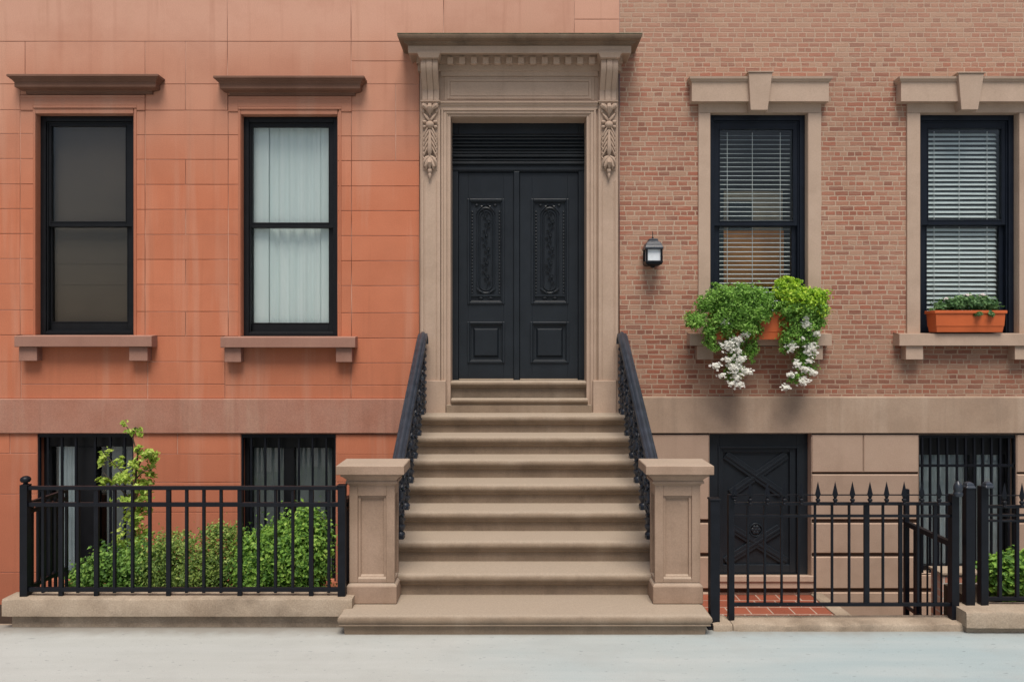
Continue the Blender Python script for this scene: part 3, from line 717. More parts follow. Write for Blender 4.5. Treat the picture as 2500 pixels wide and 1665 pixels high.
# consoles
for mir in (0, 1):
    def mx(a, b): return (a, b) if not mir else (2536-b, 2536-a)
    z_top, z_bot = wz(150, -.2), wz(247, -.12)
    H = z_top - z_bot
    pr = []
    for i in range(25):
        u = i/24
        # S scroll: a full belly under the cornice, pinched, a small curl at the foot
        p = .115 + .145*(1-u)**1.0*(1+.45*math.sin(math.pi*min(u/.55, 1))) * (1 if u < 1 else 1) - .06*math.exp(-((u-.80)/.16)**2) + .028*math.exp(-((u-.97)/.06)**2)
        pr.append((-max(p, .118), z_top - u*H))
    poly = pr + [(-.058, z_bot), (-.058, z_top)]
    a, b = mx(1029, 1070); X0, X1 = wx(a, -.2), wx(b, -.2); wdt = X1-X0
    m = MB()
    for u0, u1, sh in ((0, .30, 0), (.335, .665, .008), (.70, 1, 0)):
        m.prism([(y-(sh if k < 25 else 0), z) for k, (y, z) in enumerate(poly)], 'x', X0+wdt*u0, X0+wdt*u1)
    m.prism([(y+(.010 if k < 25 else 0), z) for k, (y, z) in enumerate(poly)], 'x', X0+.003, X1-.003)
    part(m, 'console', 'beige', smooth=True, bevel=0)
    m = MB(); c = (X0+X1)/2; hw = wdt/2
    m.mould(c-hw, c+hw, -.06, [(0, 0, z_top-.002), (.25, .012, z_top-.002), (.258, .02, z_top+.02), (.27, .036, z_top+.045), (.27, .036, z_top+.07), (0, .036, z_top+.072)]); part(m, 'console_cap', bevel=.003)
    m = MB(); m.mould(c-hw, c+hw, -.06, [(0, 0, z_bot-.035), (.065, .004, z_bot-.035), (.07, .008, z_bot-.02), (.085, .018, z_bot-.012), (.085, .018, z_bot), (0, .018, z_bot+.002)]); part(m, 'console_foot', bevel=.003)
    # carved acanthus pendant
    m = MB(); yb_ = -.112; cx = wx(mx(1050, 1050)[0], yb_)
    def q(ux, py, dy=0): return (cx+ux*.0047, yb_-dy, wz(py, yb_))      # ux in photo px from the axis
    m.box(cx-.083, cx+.083, yb_+.003, yb_+.02, wz(415, yb_), wz(256, yb_))
    for s in (-1, 1):
        m.tube([q(s*16, 259, .01), q(s*13, 262, .03), q(s*5, 268, .03), q(s*3, 277, .02)], [.03, .032, .024, .012], 8)
        m.tube([q(s*2, 295, .015), q(s*8, 288, .022), q(s*15, 279, .015)], [.014, .016, .008], 6)
        m.blob(q(s*13, 299, .012), (.030, .022, .020)); m.blob(q(s*13, 311, .010), (.028, .022, .018)); m.blob(q(s*16, 272, .004), (.018, .02, .03))
        for k, (y0, rr_) in enumerate(((322, .020), (333, .022), (345, .022), (357, .020), (369, .018))):
            m.tube([q(s*2, y0-14, .034), q(s*7, y0-4, .036), q(s*13, y0+9, .026), q(s*16.5, y0+14, .010), q(s*14, y0+20, .018)], [.006, rr_*.55, rr_*.62, rr_*.55, rr_*.5], 7)
        m.tube([q(s*1, 383, .03), q(s*8, 388, .036), q(s*14, 398, .026), q(s*15, 408, .010)], [.012, .022, .022, .010], 7)
        m.tube([q(s*1, 386, .03), q(s*5, 396, .042), q(s*9, 408, .034), q(s*8, 415, .012)], [.014, .022, .020, .008], 7)
    m.tube([q(0, 258, .03), q(0, 266, .05), q(0, 276, .04), q(0, 284, .018)], [.026, .030, .022, .008], 8)
    m.blob(q(0, 307, .026), (.050, .042, .045), 12, 8)
    m.tube([q(0, 318, .03), q(0, 345, .040), q(0, 370, .045), q(0, 382, .03)], [.012, .020, .030, .014], 8)
    m.tube([q(0, 384, .03), q(0, 400, .05), q(0, 412, .036)], [.010, .026, .014], 8)
    m.lathe(cx, yb_-.02, [(.018, wz(412, yb_)), (.026, wz(417, yb_)), (.026, wz(421, yb_)), (.016, wz(424, yb_)), (.020, wz(427, yb_)), (.016, wz(433, yb_)), (.004, wz(439, yb_))], 10)
    part(m, 'carved_pendant', 'beige', smooth=True, bevel=0)
# threshold steps in the doorway
m = MB()
xa, xb = wx(1106, -.05), wx(1430, -.05)
def nose(yn, ztop, th, yback, zb_):
    k_ = th/.078; r = .040*k_
    pts = [(yback, ztop)]
    for k in range(9):
        a = math.pi/2 + (math.pi*.92)*k/8
        pts.append((yn+r+r*1.0*math.cos(a), ztop-r+r*math.sin(a)))
    pts += [(yn+.030*k_, ztop-.080*k_), (yn+.030*k_, ztop-.087*k_), (yn+.034*k_, ztop-.096*k_), (yn+.046*k_, ztop-.104*k_), (yn+.060*k_, ztop-.107*k_), (yn+.062, ztop-.109*k_), (yn+.062, zb_), (yback, zb_)]
    return pts
m.prism(nose(-.045, wz(930.5, -.02), .058, .24, 1.50), 'x', OL-.004, OR+.004)
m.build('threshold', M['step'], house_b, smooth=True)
m = MB(); m.prism(nose(-.165, wz(973, -.14), .052, -.03, 1.50), 'x', wx(1102, -.14), wx(1435, -.14)); m.prism([(-.150, 1.50), (-.150, wz(989, -.15)), (-.02, wz(989, -.15)), (-.02, 1.50)], 'x', wx(1090, -.15), wx(1444, -.15))
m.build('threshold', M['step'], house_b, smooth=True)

# ------------------------------------------------------------------ front door
Yd = .215
def dx(px, y=Yd): return wx(px, y)
def dz(py, y=Yd): return wz(py, y)
zdb = wz(930.5, -.02)
m = MB()
frame_ring(m, OL-.01, OR+.01, zdb, ZO+.01, dx(1119), dx(1412), zdb, dz(420), Yd-.012, Yd+.06)
m.box(dx(1254.5), dx(1268), Yd-.018, Yd+.06, zdb, dz(420)+.001)
m.box(dx(1105), dx(1428), Yd-.026, Yd, dz(417), dz(408)); m.box(OL-.05, OR+.05, Yd+.062, Yd+.09, zdb-.1, ZO+.1)
door_frame = m.build('door_frame', M['door'], house_b, bevel=.004)
m = MB(); n = 9
for k in range(n):                               # moulded transom boards
    y0 = 328 + k*(405-328)/n; y1 = y0 + (405-328)/n
    zz0, zz1 = dz(y1), dz(y0); o_ = [.0, .012, .004, .02, .004, .016, .028, .012, .02][k]
    m.prism([(Yd-.016-o_, zz0+.004), (Yd-.030-o_, zz0+.010), (Yd-.034-o_, (zz0+zz1)/2), (Yd-.020-o_, zz1-.002), (Yd+.01, zz1-.002), (Yd+.01, zz0+.004)], 'x', OL+.001, OR-.001)
m.build('transom_board', M['door'], door_frame, smooth=False)
def leaf(x0, x1, up, lo, hinge):
    a, b = dx(x0, Yd+.01), dx(x1, Yd+.01); zt_, zb_ = dz(421.5), zdb+.012
    u = [dx(up[0]), dx(up[1]), dz(up[3]), dz(up[2])]; l = [dx(lo[0]), dx(lo[1]), dz(lo[3]), dz(lo[2])]
    yf, yb = Yd+.012, Yd+.05
    m = MB()                                       # stiles and rails around the two panels
    m.box(a, u[0], yf, yb, zb_, zt_); m.box(u[1], b, yf, yb, zb_, zt_)
    m.box(u[0], u[1], yf, yb, u[3], zt_); m.box(u[0], u[1], yf, yb, l[3], u[2]); m.box(u[0], u[1], yf, yb, zb_, l[2])
    m.box(u[0]-.001, u[1]+.001, yf+.02, yb, l[2], u[3])
    lf = m.build('door_leaf', M['door'], house_b, bevel=.0025)
    m = MB()
    for R_ in (u, l):
        x0_, x1_, z0_, z1_ = R_
        def fr(i0, i1, y0):
            frame_ring(m, x0_+i0, x1_-i0, z0_+i0, z1_-i0, x0_+i1, x1_-i1, z0_+i1, z1_-i1, y0, yf+.022)
        fr(-.012, .016, yf-.016); fr(.0161, .030, yf-.006)
    m.build('panel_moulding', M['door'], lf, bevel=.006)
    m = MB(); m.box(a+.004, b-.004, yf-.004, yf+.006, zb_-.009, zb_+.004); m.build('weather_strip', M['tan'], lf)
    m = MB(); x0_, x1_, z0_, z1_ = l
    m.add([(x0_+.06, yf+.018, z0_+.06), (x1_-.06, yf+.018, z0_+.06), (x1_-.06, yf+.018, z1_-.06), (x0_+.06, yf+.018, z1_-.06),
           (x0_+.082, yf-.004, z0_+.082), (x1_-.082, yf-.004, z0_+.082), (x1_-.082, yf-.004, z1_-.082), (x0_+.082, yf-.004, z1_-.082)],
          [(4,5,6,7), (0,1,5,4), (1,2,6,5), (2,3,7,6), (3,0,4,7)])
    m.build('raised_panel', M['door'], lf)
    # carved upper panel
    x0_, x1_, z0_, z1_ = u; c = (x0_+x1_)/2; yc = yf+.012
    w_ = (x1_-x0_); m = MB()
    hw = .098; zt2 = z1_-.20; zb2 = z0_+.20
    def arch(h, zt3, zb3):
        p = []
        for k in range(13): a_ = math.pi*k/12; p.append((c+h*math.cos(a_), yc, zt3+h*1.1*math.sin(a_)))
        for k in range(13): a_ = math.pi+math.pi*k/12; p.append((c+h*math.cos(a_), yc, zb3+h*.8*math.sin(a_)))
        p.append(p[0]); return p
    m.tube(arch(hw, zt2, zb2), .012, 8); m.tube(arch(hw*.72, zt2-.01, zb2+.01), .008, 6)
    for s in (-1, 1):                              # bead-and-leaf side borders
        for k in range(26):
            z = z0_+.12 + (z1_-z0_-.26)*k/25
            m.blob((c+s*(w_/2-.048), yc-.002, z), (.012, .010, .010), 6, 4)
        for k in range(4):                         # corner leaves at the head and foot
            a_ = .35+.38*k
            for zc_, sg in ((z1_-.055, -1), (z0_+.115, 1)):
                sc = .6 if sg > 0 else 1
                m.tube([(c+s*.01, yc, zc_+sg*.0), (c+s*(.035+.02*k), yc-.012, zc_+sg*(.005+.022*k)*sc), (c+s*(.06+.018*k), yc-.004, zc_+sg*(.012+.034*k)*sc)], [.006, .013, .004], 6)
        m.blob((c+s*.11, yc, z1_-.06), (.022, .012, .016), 8, 5); m.blob((c+s*.06, yc, z0_+.062), (.035, .012, .016), 8, 5)
    m.box(x0_+.034, x1_-.034, yc-.016, yc+.012, z0_+.082, z0_+.096); m.box(x0_+.034, x1_-.034, yc-.010, yc+.012, z0_+.096, z0_+.106)
    rr = random.Random(hinge)
    stem = []
    for k in range(24):                            # flowering stem inside the arch
        t_ = k/23; z = zb2-.04 + (zt2-zb2+.11)*t_
        stem.append((c+.018*math.sin(t_*17), yc-.004, z))
    m.tube(stem, .006, 6)
    for k in range(2, 24):
        x_, y_, z_ = stem[k]; sg = -1 if k % 2 else 1
        m.tube([(x_, y_, z_), (x_+sg*.022, y_-.008, z_+.012), (x_+sg*.040, y_, z_+.004)], [.005, .011, .004], 6)
        if k % 4 == 0: m.blob((x_+sg*.02, y_-.006, z_-.012), (.016, .012, .016), 7, 4)
    m.build('carved_panel', M['door'], lf, smooth=True)
leaf(1120, 1254, (1143, 1229, 488, 740), (1143, 1230, 788, 884), 1)
leaf(1269, 1411, (1299, 1386, 488, 740), (1297, 1387, 788, 884), 2)

# ------------------------------------------------------------------ basement door of the brick house
Yb = .10
x0, x1, z0, z1 = BD
m = MB(); ix0, ix1, iz1, iz0 = wx(1757, Yb), wx(1945, Yb), wz(1094, Yb), z0+.03
frame_ring(m, x0+.003, x1-.003, z0, z1-.002, ix0, ix1, iz0, iz1, Yb, Yb+.1)
frame_ring(m, ix0-.02, ix1+.02, iz0-.0, iz1+.02, ix0+.0, ix1, iz0, iz1, Yb-.012, Yb-.0005)
bd = m.build('basement_door', M['door'], house_b, bevel=.004)
m = MB(); m.box(ix0, ix1, Yb+.05, Yb+.09, iz0, iz1)
frame_ring(m, ix0+.002, ix1-.002, iz0+.002, iz1-.002, ix0+.045, ix1-.075, iz0+.10, iz1-.05, Yb+.018, Yb+.051)
m.build('door_leaf', M['door'], bd, bevel=.004)
m = MB(); a, b, c, d = ix0+.047, ix1-.077, iz0+.102, iz1-.052
cx, hw = (a+b)/2, (b-a)/2
def bar(p, q_, w, y0, y1):
    p, q_ = Vector(p), Vector(q_); t = (q_-p).normalized(); nrm = Vector((-t.y, t.x))*w
    m.prism([tuple(p+nrm), tuple(q_+nrm), tuple(q_-nrm), tuple(p-nrm)], 'y', y0, y1)
mid = (c+d)/2
zc1, zc2 = d-.42, c+.42
zm = wz(1295, Yb); za = wz(1150, Yb); zbm = wz(1345, Yb)
bar((a+.03, d-.03), (cx+.30, za-.27), .052, Yb+.024, Yb+.051); bar((b-.03, d-.03), (cx-.30, za-.27), .050, Yb+.028, Yb+.051)
bar((a+.03, d-.03), (cx+.30, za-.27), .014, Yb+.016, Yb+.024); bar((b-.03, d-.03), (cx-.30, za-.27), .014, Yb+.020, Yb+.028)
bar((a+.03, c+.03), (cx+.28, zbm+.26), .052, Yb+.024, Yb+.051); bar((b-.03, c+.03), (cx-.28, zbm+.26), .050, Yb+.028, Yb+.051)
bar((a+.03, c+.03), (cx+.28, zbm+.26), .014, Yb+.016, Yb+.024); bar((b-.03, c+.03), (cx-.28, zbm+.26), .014, Yb+.020, Yb+.028)
m.build('cross_bracing', M['door'], bd, bevel=.004)
m = MB()
ring_pts = [(cx+.075*math.cos(k*math.pi/8), Yb+.032, zm+.075*math.sin(k*math.pi/8)) for k in range(17)]
m.tube(ring_pts, .010, 6)
for k in range(7):
    a_ = k*2*math.pi/6
    m.blob((cx+(.036*math.cos(a_) if k < 6 else 0), Yb+.034, zm+(.036*math.sin(a_) if k < 6 else 0)), (.026, .010, .026), 8, 5)
m.build('medallion', M['door'], bd, smooth=True)
m = MB(); m.prism([(-.09, wz(1420, -.09)), (-.09, wz(1406, -.09)), (.1, wz(1402, .1)), (.1, wz(1436, -.0)), (-.07, wz(1436, -.07)), (-.07, wz(1420, -.09))], 'x', wx(1736), wx(1986))
m.build('door_sill', M['beige'], house_b, bevel=.006)

# ------------------------------------------------------------------ stoop
stoop = empty('stoop', (.1, -1.4, 0), 'broad beige stone stoop of rounded steps climbing to the black double door', 'stairs')
RISE, RUN = .1932, .311
ZS = lambda i: 1.520 - RISE*i
YN = lambda i: -.45 - RUN*i
SXL, SXR = -1.09, 1.34
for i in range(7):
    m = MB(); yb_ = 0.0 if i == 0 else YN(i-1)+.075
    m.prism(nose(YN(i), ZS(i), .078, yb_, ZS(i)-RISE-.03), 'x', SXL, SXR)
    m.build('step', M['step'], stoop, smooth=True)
m = MB()
yf_ = -2.745
pr = []
zz = ZS(7)
r = .042
for k in range(7):
    a = math.pi/2 - math.pi*k/6
    pr.append((r*math.cos(a), zz - r + r*math.sin(a)))
cxs, cys = .103, (yf_ + -2.0)/2
hx, hy = 1.491, (-2.0 - yf_)/2
prof = [(hx-.07+o, hy-.07+o, z) for o, z in pr] ; prof = [(hx-.045+o, hy-.045+o, z) for o, z in pr]
prof += [(hx-.020, hy-.020, zz-.074), (hx-.014, hy-.014, zz-.082), (hx-.014, hy-.014, zz-.090), (hx-.044, hy-.044, zz-.094), (hx-.052, hy-.052, -.02)]
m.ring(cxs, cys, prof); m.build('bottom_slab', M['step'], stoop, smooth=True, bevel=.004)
m = MB(); m.box(SXL+.03, SXR-.03, -2.28, -.002, -1.3, ZS(6)-RISE-.02); 
for i in range(6): m.box(SXL+.03, SXR-.03, YN(i)+.05 if i else -.40, 0 if i == 0 else YN(i-1)+.07, .1, ZS(i)-RISE-.026)
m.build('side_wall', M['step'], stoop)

def newel(cx, label):
    cy = -2.285
    o = empty('stone_newel_post', (cx, cy, ZS(7)), label, 'post', 'stone newel posts flanking the stoop')
    z0 = ZS(7) + .003
    def sq(mb):
        yf = cy-.188; mb.v = [(v[0], yf + (v[1]-yf)*(.60 if v[1] > yf else 1), v[2]) for v in mb.v]; return mb
    h = .207
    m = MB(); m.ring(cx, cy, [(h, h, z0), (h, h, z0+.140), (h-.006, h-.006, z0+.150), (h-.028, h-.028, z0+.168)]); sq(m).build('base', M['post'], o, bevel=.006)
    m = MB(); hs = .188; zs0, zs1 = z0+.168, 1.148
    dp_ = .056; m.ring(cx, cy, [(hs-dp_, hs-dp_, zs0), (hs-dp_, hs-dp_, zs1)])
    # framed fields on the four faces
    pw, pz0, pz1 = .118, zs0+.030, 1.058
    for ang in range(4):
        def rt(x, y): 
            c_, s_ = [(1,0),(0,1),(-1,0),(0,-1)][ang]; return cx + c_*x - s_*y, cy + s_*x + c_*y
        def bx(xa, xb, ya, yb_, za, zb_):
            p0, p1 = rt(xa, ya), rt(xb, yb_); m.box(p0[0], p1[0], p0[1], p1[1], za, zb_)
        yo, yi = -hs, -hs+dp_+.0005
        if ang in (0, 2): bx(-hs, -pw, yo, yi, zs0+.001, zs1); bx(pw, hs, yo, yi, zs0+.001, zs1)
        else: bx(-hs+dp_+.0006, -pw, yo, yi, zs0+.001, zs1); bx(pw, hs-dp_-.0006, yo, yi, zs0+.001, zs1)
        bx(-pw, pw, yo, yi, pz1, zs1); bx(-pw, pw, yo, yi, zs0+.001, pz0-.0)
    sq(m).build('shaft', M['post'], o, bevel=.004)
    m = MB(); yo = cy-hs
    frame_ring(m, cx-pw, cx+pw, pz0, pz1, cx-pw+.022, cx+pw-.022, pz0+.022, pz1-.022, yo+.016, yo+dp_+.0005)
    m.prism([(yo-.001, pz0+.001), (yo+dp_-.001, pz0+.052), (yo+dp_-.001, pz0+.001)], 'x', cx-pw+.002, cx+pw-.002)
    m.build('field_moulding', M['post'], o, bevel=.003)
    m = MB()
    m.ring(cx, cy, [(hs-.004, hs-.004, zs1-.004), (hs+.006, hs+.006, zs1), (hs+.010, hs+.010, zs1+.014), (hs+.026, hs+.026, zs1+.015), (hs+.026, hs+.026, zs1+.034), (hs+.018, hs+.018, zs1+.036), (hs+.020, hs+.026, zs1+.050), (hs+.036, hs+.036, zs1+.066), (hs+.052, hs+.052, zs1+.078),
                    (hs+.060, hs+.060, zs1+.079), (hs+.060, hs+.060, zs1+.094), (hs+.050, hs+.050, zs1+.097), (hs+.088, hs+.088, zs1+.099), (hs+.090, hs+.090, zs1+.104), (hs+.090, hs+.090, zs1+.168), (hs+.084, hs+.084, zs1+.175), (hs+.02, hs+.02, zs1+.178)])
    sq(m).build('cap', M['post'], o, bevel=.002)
newel(-1.160, 'panelled stone newel post left of the steps, next to the low fence and hedge')
newel(1.372, 'panelled stone newel post right of the steps, next to the spear-topped gate')

# ------------------------------------------------------------------ cast-iron stair railings
def stair_rail(cx, inner, label):
    o = empty('stair_railing', (cx, -1.3, .6), label, 'railing', 'cast iron railings up the stoop')
    ya, za, yb_, zb_ = -.22, 2.425, -2.07, 1.255
    sl = (zb_-za)/(yb_-ya)
    zr = lambda y: za + sl*(y-ya)
    prof = [(-.058, -.018), (-.052, .006), (-.040, .016), (-.030, .012), (-.016, .030), (0, .036), (.016, .030), (.030, .012), (.040, .016), (.052, .006), (.058, -.018), (.040, -.030), (.030, -.052), (-.030, -.052), (-.040, -.030)]
    m = MB(); n = len(prof); vs = []
    path = [(yb_-.06, zr(yb_-.06)), (ya-.25, zr(ya-.25)), (ya-.06, zr(ya-.06)), (ya+.02, zr(ya)-.01), (ya+.07, zr(ya)-.06), (ya+.075, zr(ya)-.12)]
    for k, (y, z) in enumerate(path):
        dirs = [(0, 1)]*3 + [(.35, .9), (.85, .45), (1, .0)]
        dy, dz_ = dirs[k]
        for u, w in prof: vs.append((cx+u, y + w*dy*.8, z + w*dz_))
    fs = [(k*n+i, k*n+(i+1) % n, (k+1)*n+(i+1) % n, (k+1)*n+i) for k in range(len(path)-1) for i in range(n)]
    fs += [tuple(range(n)), tuple(range((len(path)-1)*n, len(path)*n))]
    m.add(vs, fs); m.build('handrail', M['iron_worn'], o, smooth=True)
    for i in range(0, 6):
        yc = YN(i) + .115; zt_ = ZS(i)
        top = zr(yc-.07) - .045
        H = top - zt_
        m = MB()
        rnd_ = random.Random(i*3+int(cx*10))
        def P(u, w, dx_=0.0):                       # u towards the street, w up, sheared with the stair
            return (cx+dx_, yc - u, zt_ + w*H + sl*(-u)*(1 if w > .15 else 0)*min(1, w*1.5))
        m.box(cx-.036, cx+.036, yc-.045, yc+.045, zt_-.004, zt_+.035)
        m.lathe(cx, yc, [(.044, zt_+.034), (.040, zt_+.05), (.026, zt_+.062), (.038, zt_+.085), (.046, zt_+.10), (.046, zt_+.118), (.028, zt_+.135), (.022, zt_+.17), (.030, zt_+.20)], 10)
        # main S stem
        S = []
        for k in range(19):
            t_ = k/18; S.append(P(.075*math.sin(t_*2*math.pi)*(.5+.5*t_), .17+.80*t_))
        m.tube(S, [.024+.010*math.sin(k*.9) for k in range(19)], 8, 1.25)
        # C scrolls to both sides
        for sg, w0 in ((1, .45), (-1, .70), (1, .86), (-1, .32)):
            pts = []; 
            for k in range(17):
                a_ = k/16*1.65*2*math.pi; rr_ = .082*(1-k/21)
                pts.append(P(sg*(.082 - rr_*math.cos(a_)), w0 + rr_*math.sin(a_)/H*.95, .006*math.sin(k)))
            m.tube(pts, [.016-.0004*k for k in range(17)], 7, 1.5)
            e = pts[-1]; m.blob(e, (.030, .022, .022), 8, 5)
        # acanthus leaves on the stem
        for k in range(10):
            w0 = .2+.075*k; sg = 1 if k % 2 else -1
            base = P(.03*math.sin(w0*6), w0)
            for sx_ in (-1, 1):
                m.tube([base, (base[0]+sx_*.030, base[1]-sg*.035, base[2]+.035), (base[0]+sx_*.042, base[1]-sg*.060, base[2]+.025)], [.010, .018, .005], 6)
        # rosette and collar
        ctr = P(.0, .58); m.blob((cx, ctr[1], ctr[2]), (.052, .034, .034), 10, 6)
        for w_ in (.30, .93):
            c_ = P(.06*math.sin(w_*6.28)*w_, w_); m.blob(c_, (.044, .040, .022), 10, 5)
        m.build('baluster', M['iron_worn'], o, smooth=True)
    # lower sloping stringer bar between the balusters
    m = MB(); m.tube([(cx, YN(0)+.11, ZS(0)+.20), (cx, YN(5)+.11, ZS(5)+.20)], .015, 8); m.build('lower_bar', M['iron_worn'], o, smooth=True)
    m = MB(); m.tube([(cx, YN(0)+.3, zr(YN(0)+.2)-.16), (cx, YN(5)+.05, zr(YN(5)+.0)-.16)], .011, 8); m.build('upper_bar', M['iron_worn'], o, smooth=True)
    # end post against the plinth at the landing
    m = MB(); yy = -.16
    m.box(cx-.03, cx+.03, yy-.03, yy+.03, ZS(0), ZS(0)+.05); m.tube([(cx, yy, ZS(0)+.04), (cx, yy, zr(ya)-.08)], .022, 8)
    for k in range(9):
        z = ZS(0)+.10+k*.075
        for sx_ in (-1, 1): m.tube([(cx, yy, z), (cx+sx_*.03, yy-.03, z+.03), (cx+sx_*.034, yy-.05, z+.01)], [.012, .016, .005], 6)
    m.build('end_post', M['iron_worn'], o, smooth=True)
stair_rail(-1.012, 1, 'ornate black cast iron handrail on the left edge of the stoop, against the terracotta wall')
stair_rail(1.248, -1, 'ornate black cast iron handrail on the right edge of the stoop, against the brick wall')

# ------------------------------------------------------------------ low walls and kerbs along the pavement
def rough_stone(mb, x0, x1, y0, y1, z0, z1, r=.02, seed=1, nx=24, wob=.006):
    """stone bar with softened, slightly uneven arrises, swept along x"""
    rr = random.Random(seed); vs = []
    sec = [(y0, z0), (y0, z1-r), (y0+r*.35, z1-r*.3), (y0+r, z1), (y1-r, z1), (y1, z1-r), (y1, z0)]
    n = len(sec)
    for i in range(nx+1):
        x = x0+(x1-x0)*i/nx
        sh = r*.8 if i in (0, nx) else 0
        for k, (y, z) in enumerate(sec):
            f = wob if k in (1, 2, 3) else wob*.4
            vs.append((x, y+rr.uniform(-f, f)+(sh*.5 if k < 3 else 0), z+rr.uniform(-f, f)*.7-(sh*.5 if 0 < k < 6 else 0)))
    fs = [(i*n+k, i*n+(k+1) % n, (i+1)*n+(k+1) % n, (i+1)*n+k) for i in range(nx) for k in range(n)]
    fs += [tuple(range(n)), tuple(range(nx*n, nx*n+n))]
    return mb.add(vs, fs)
lw = empty('low_wall', (-2.8, -2.5, 0), 'low beige stone wall with overhanging coping under the left fence', 'wall')
m = MB(); rough_stone(m, wx(3, -2.6), -1.30, -2.60, -2.40, .108, .250, .016, 3, 40, .0025); m.build('coping', M['curb'], lw, smooth=True)
m = MB(); rough_stone(m, wx(3, -2.6)+.05, -1.30, -2.545, -2.42, -.02, .112, .006, 4, 40, .002); m.build('plinth_course', M['curb'], lw, smooth=True)
kb = MB(); rough_stone(kb, wx(1740, -2.6), wx(1786, -2.6), -2.635, -2.42, -.02, .060, .018, 8, 4, .003); kb.build('kerb_end', M['curb'], smooth=True)
tag(bpy.data.objects['kerb_end'], 'short kerb stone wedged between the stoop slab and the long gate kerb', 'kerb stone', 'kerb stones under the gate')
kb = MB(); rough_stone(kb, wx(1788, -2.6), wx(2364, -2.6), -2.635, -2.42, -.02, .060, .022, 9, 30, .004); kb.build('kerb_stone', M['curb'], smooth=True)
tag(bpy.data.objects['kerb_stone'], 'long low kerb stone under the spear-topped gate', 'kerb stone', 'kerb stones under the gate')
rk = empty('stone_block', (4.3, -2.55, 0), 'thick rough stone block under the fence at the far right', 'stone block')
m = MB(); rough_stone(m, wx(2362, -2.7), 9, -2.70, -2.45, .050, .180, .024, 12, 60, .006); m.build('coping', M['curb'], rk, smooth=True)
m = MB(); rough_stone(m, wx(2368, -2.7), 9, -2.66, -2.45, -.02, .054, .01, 13, 60, .003); m.build('plinth_course', M['curb'], rk, smooth=True)

# ------------------------------------------------------------------ left fence
fa = empty('iron_fence', (-2.7, -2.5, .25), 'low black iron fence with plain bars and one ball-topped post, in front of the hedge', 'fence')
YF = -2.52
def fx(px): return wx(px, YF)
def fz(py): return wz(py, YF)
def barx(parent, name, x0, x1, z, th, y=YF, dep=None, mat='iron'):
    d = (dep or th)/2
    m = MB(); m.box(x0, x1, y-d, y+d, z-th/2, z+th/2); return m.build(name, M[mat], parent, bevel=.003)
def barz(parent, name, x, z0, z1, w, y=YF, dep=None, mat='iron'):
    d = (dep or w)/2
    m = MB(); m.box(x-w/2, x+w/2, y-d, y+d, z0, z1); return m.build(name, M[mat], parent, bevel=.002)
zcap = .249
xl, xr = fx(62.5), fx(835.5)
barz(fa, 'post', xl, zcap, fz(1182), .062); 
m = MB(); m.lathe(xl, YF, [(.026, fz(1182)), (.018, fz(1180)), (.016, fz(1178)), (.032, fz(1176)), (.041, fz(1172)), (.041, fz(1169)), (.034, fz(1165)), (.018, fz(1162)), (.004, fz(1161))], 16); m.build('ball_finial', M['iron'], fa, smooth=True)
barz(fa, 'post', xr, zcap, fz(1185), .062); barx(fa, 'post_cap', xr-.037, xr+.037, fz(1184), .012, dep=.074)
TR = barx(fa, 'rail', xl+.032, xr-.032, fz(1190.5), .030, dep=.040); barx(fa, 'rail', xl+.032, xr-.032, fz(1231), .034, dep=.03); barx(fa, 'rail', xl+.032, xr-.032, fz(1438), .034, dep=.03)
pk = None
for x in (106, 149.5, 191, 236, 280, 324, 366, 412, 456, 498, 540, 586, 631, 673, 715, 760, 803):
    thick = x in (149.5, 236, 412, 586, 760)
    barz(fa, 'picket', fx(x), fz(1456) if thick else fz(1446), fz(1194.5), .036 if thick else .022, dep=.026)
# short return running back from the corner post, and one at the stoop end
for xx, ys, nm in ((xl+.0, [-2.44, -2.36, -2.28, -2.20, -2.12, -2.04, -1.96], 'a'), (xr-.005, [-2.42, -2.32, -2.22], 'b')):
    yb_ = ys[-1]
    for z in (.93, fz(1438)): m = MB(); m.box(xx-.014, xx+.014, YF+.032, yb_, z-.016, z+.016); m.build('return_rail', M['iron'], fa)
    m = MB(); m.box(xx-.016, xx+.016, YF+.032, yb_, .985, 1.012)
    m.build('return_rail', M['iron'], fa)
    for y in ys: barz(fa, 'return_picket', xx, .02, .99, .022, y=y)

# ------------------------------------------------------------------ right gate and fences with spear points
YG = -2.58
def gx(px): return wx(px, YG)
def gz(py): return wz(py, YG)
def spear(parent, x, zbase, ztip, w=.024):
    m = MB(); h = ztip-zbase
    m.lathe(x, YG, [(.010, zbase-.004), (.017, zbase+.03*h), (.010, zbase+.10*h), (.019, zbase+.17*h), (.019, zbase+.22*h), (.009, zbase+.27*h), (.014, zbase+.30*h)], 10)
    m.add([(x-.010, YG-.006, zbase+.30*h), (x+.010, YG-.006, zbase+.30*h), (x+.010, YG+.006, zbase+.30*h), (x-.010, YG+.006, zbase+.30*h),
           (x-w, YG, zbase+.42*h), (x, YG-.014, zbase+.44*h), (x+w, YG, zbase+.42*h), (x, YG+.014, zbase+.44*h), (x, YG, ztip)],
          [(0,1,2,3), (0,4,5), (0,5,1), (1,5,6), (1,6,2), (2,6,7), (2,7,3), (3,7,4), (3,4,0), (4,8,5), (5,8,6), (6,8,7), (7,8,4)])
    return m.build('spear_point', M['iron'], parent)
gate = empty('iron_gate', (2.7, YG, .06), 'black iron gate panel with a row of spear points in front of the basement door', 'gate')
kz = .058
barz(gate, 'post', gx(1789.5), kz, gz(1210), .048)
barz(gate, 'post', gx(2339), kz, gz(1210), .060)
barx(gate, 'rail', gx(1797), gx(2329), gz(1233), .024, dep=.030); barx(gate, 'rail', gx(1797), gx(2329), gz(1263), .020, dep=.026); barx(gate, 'rail', gx(1797), gx(2329), gz(1481), .026, dep=.030)
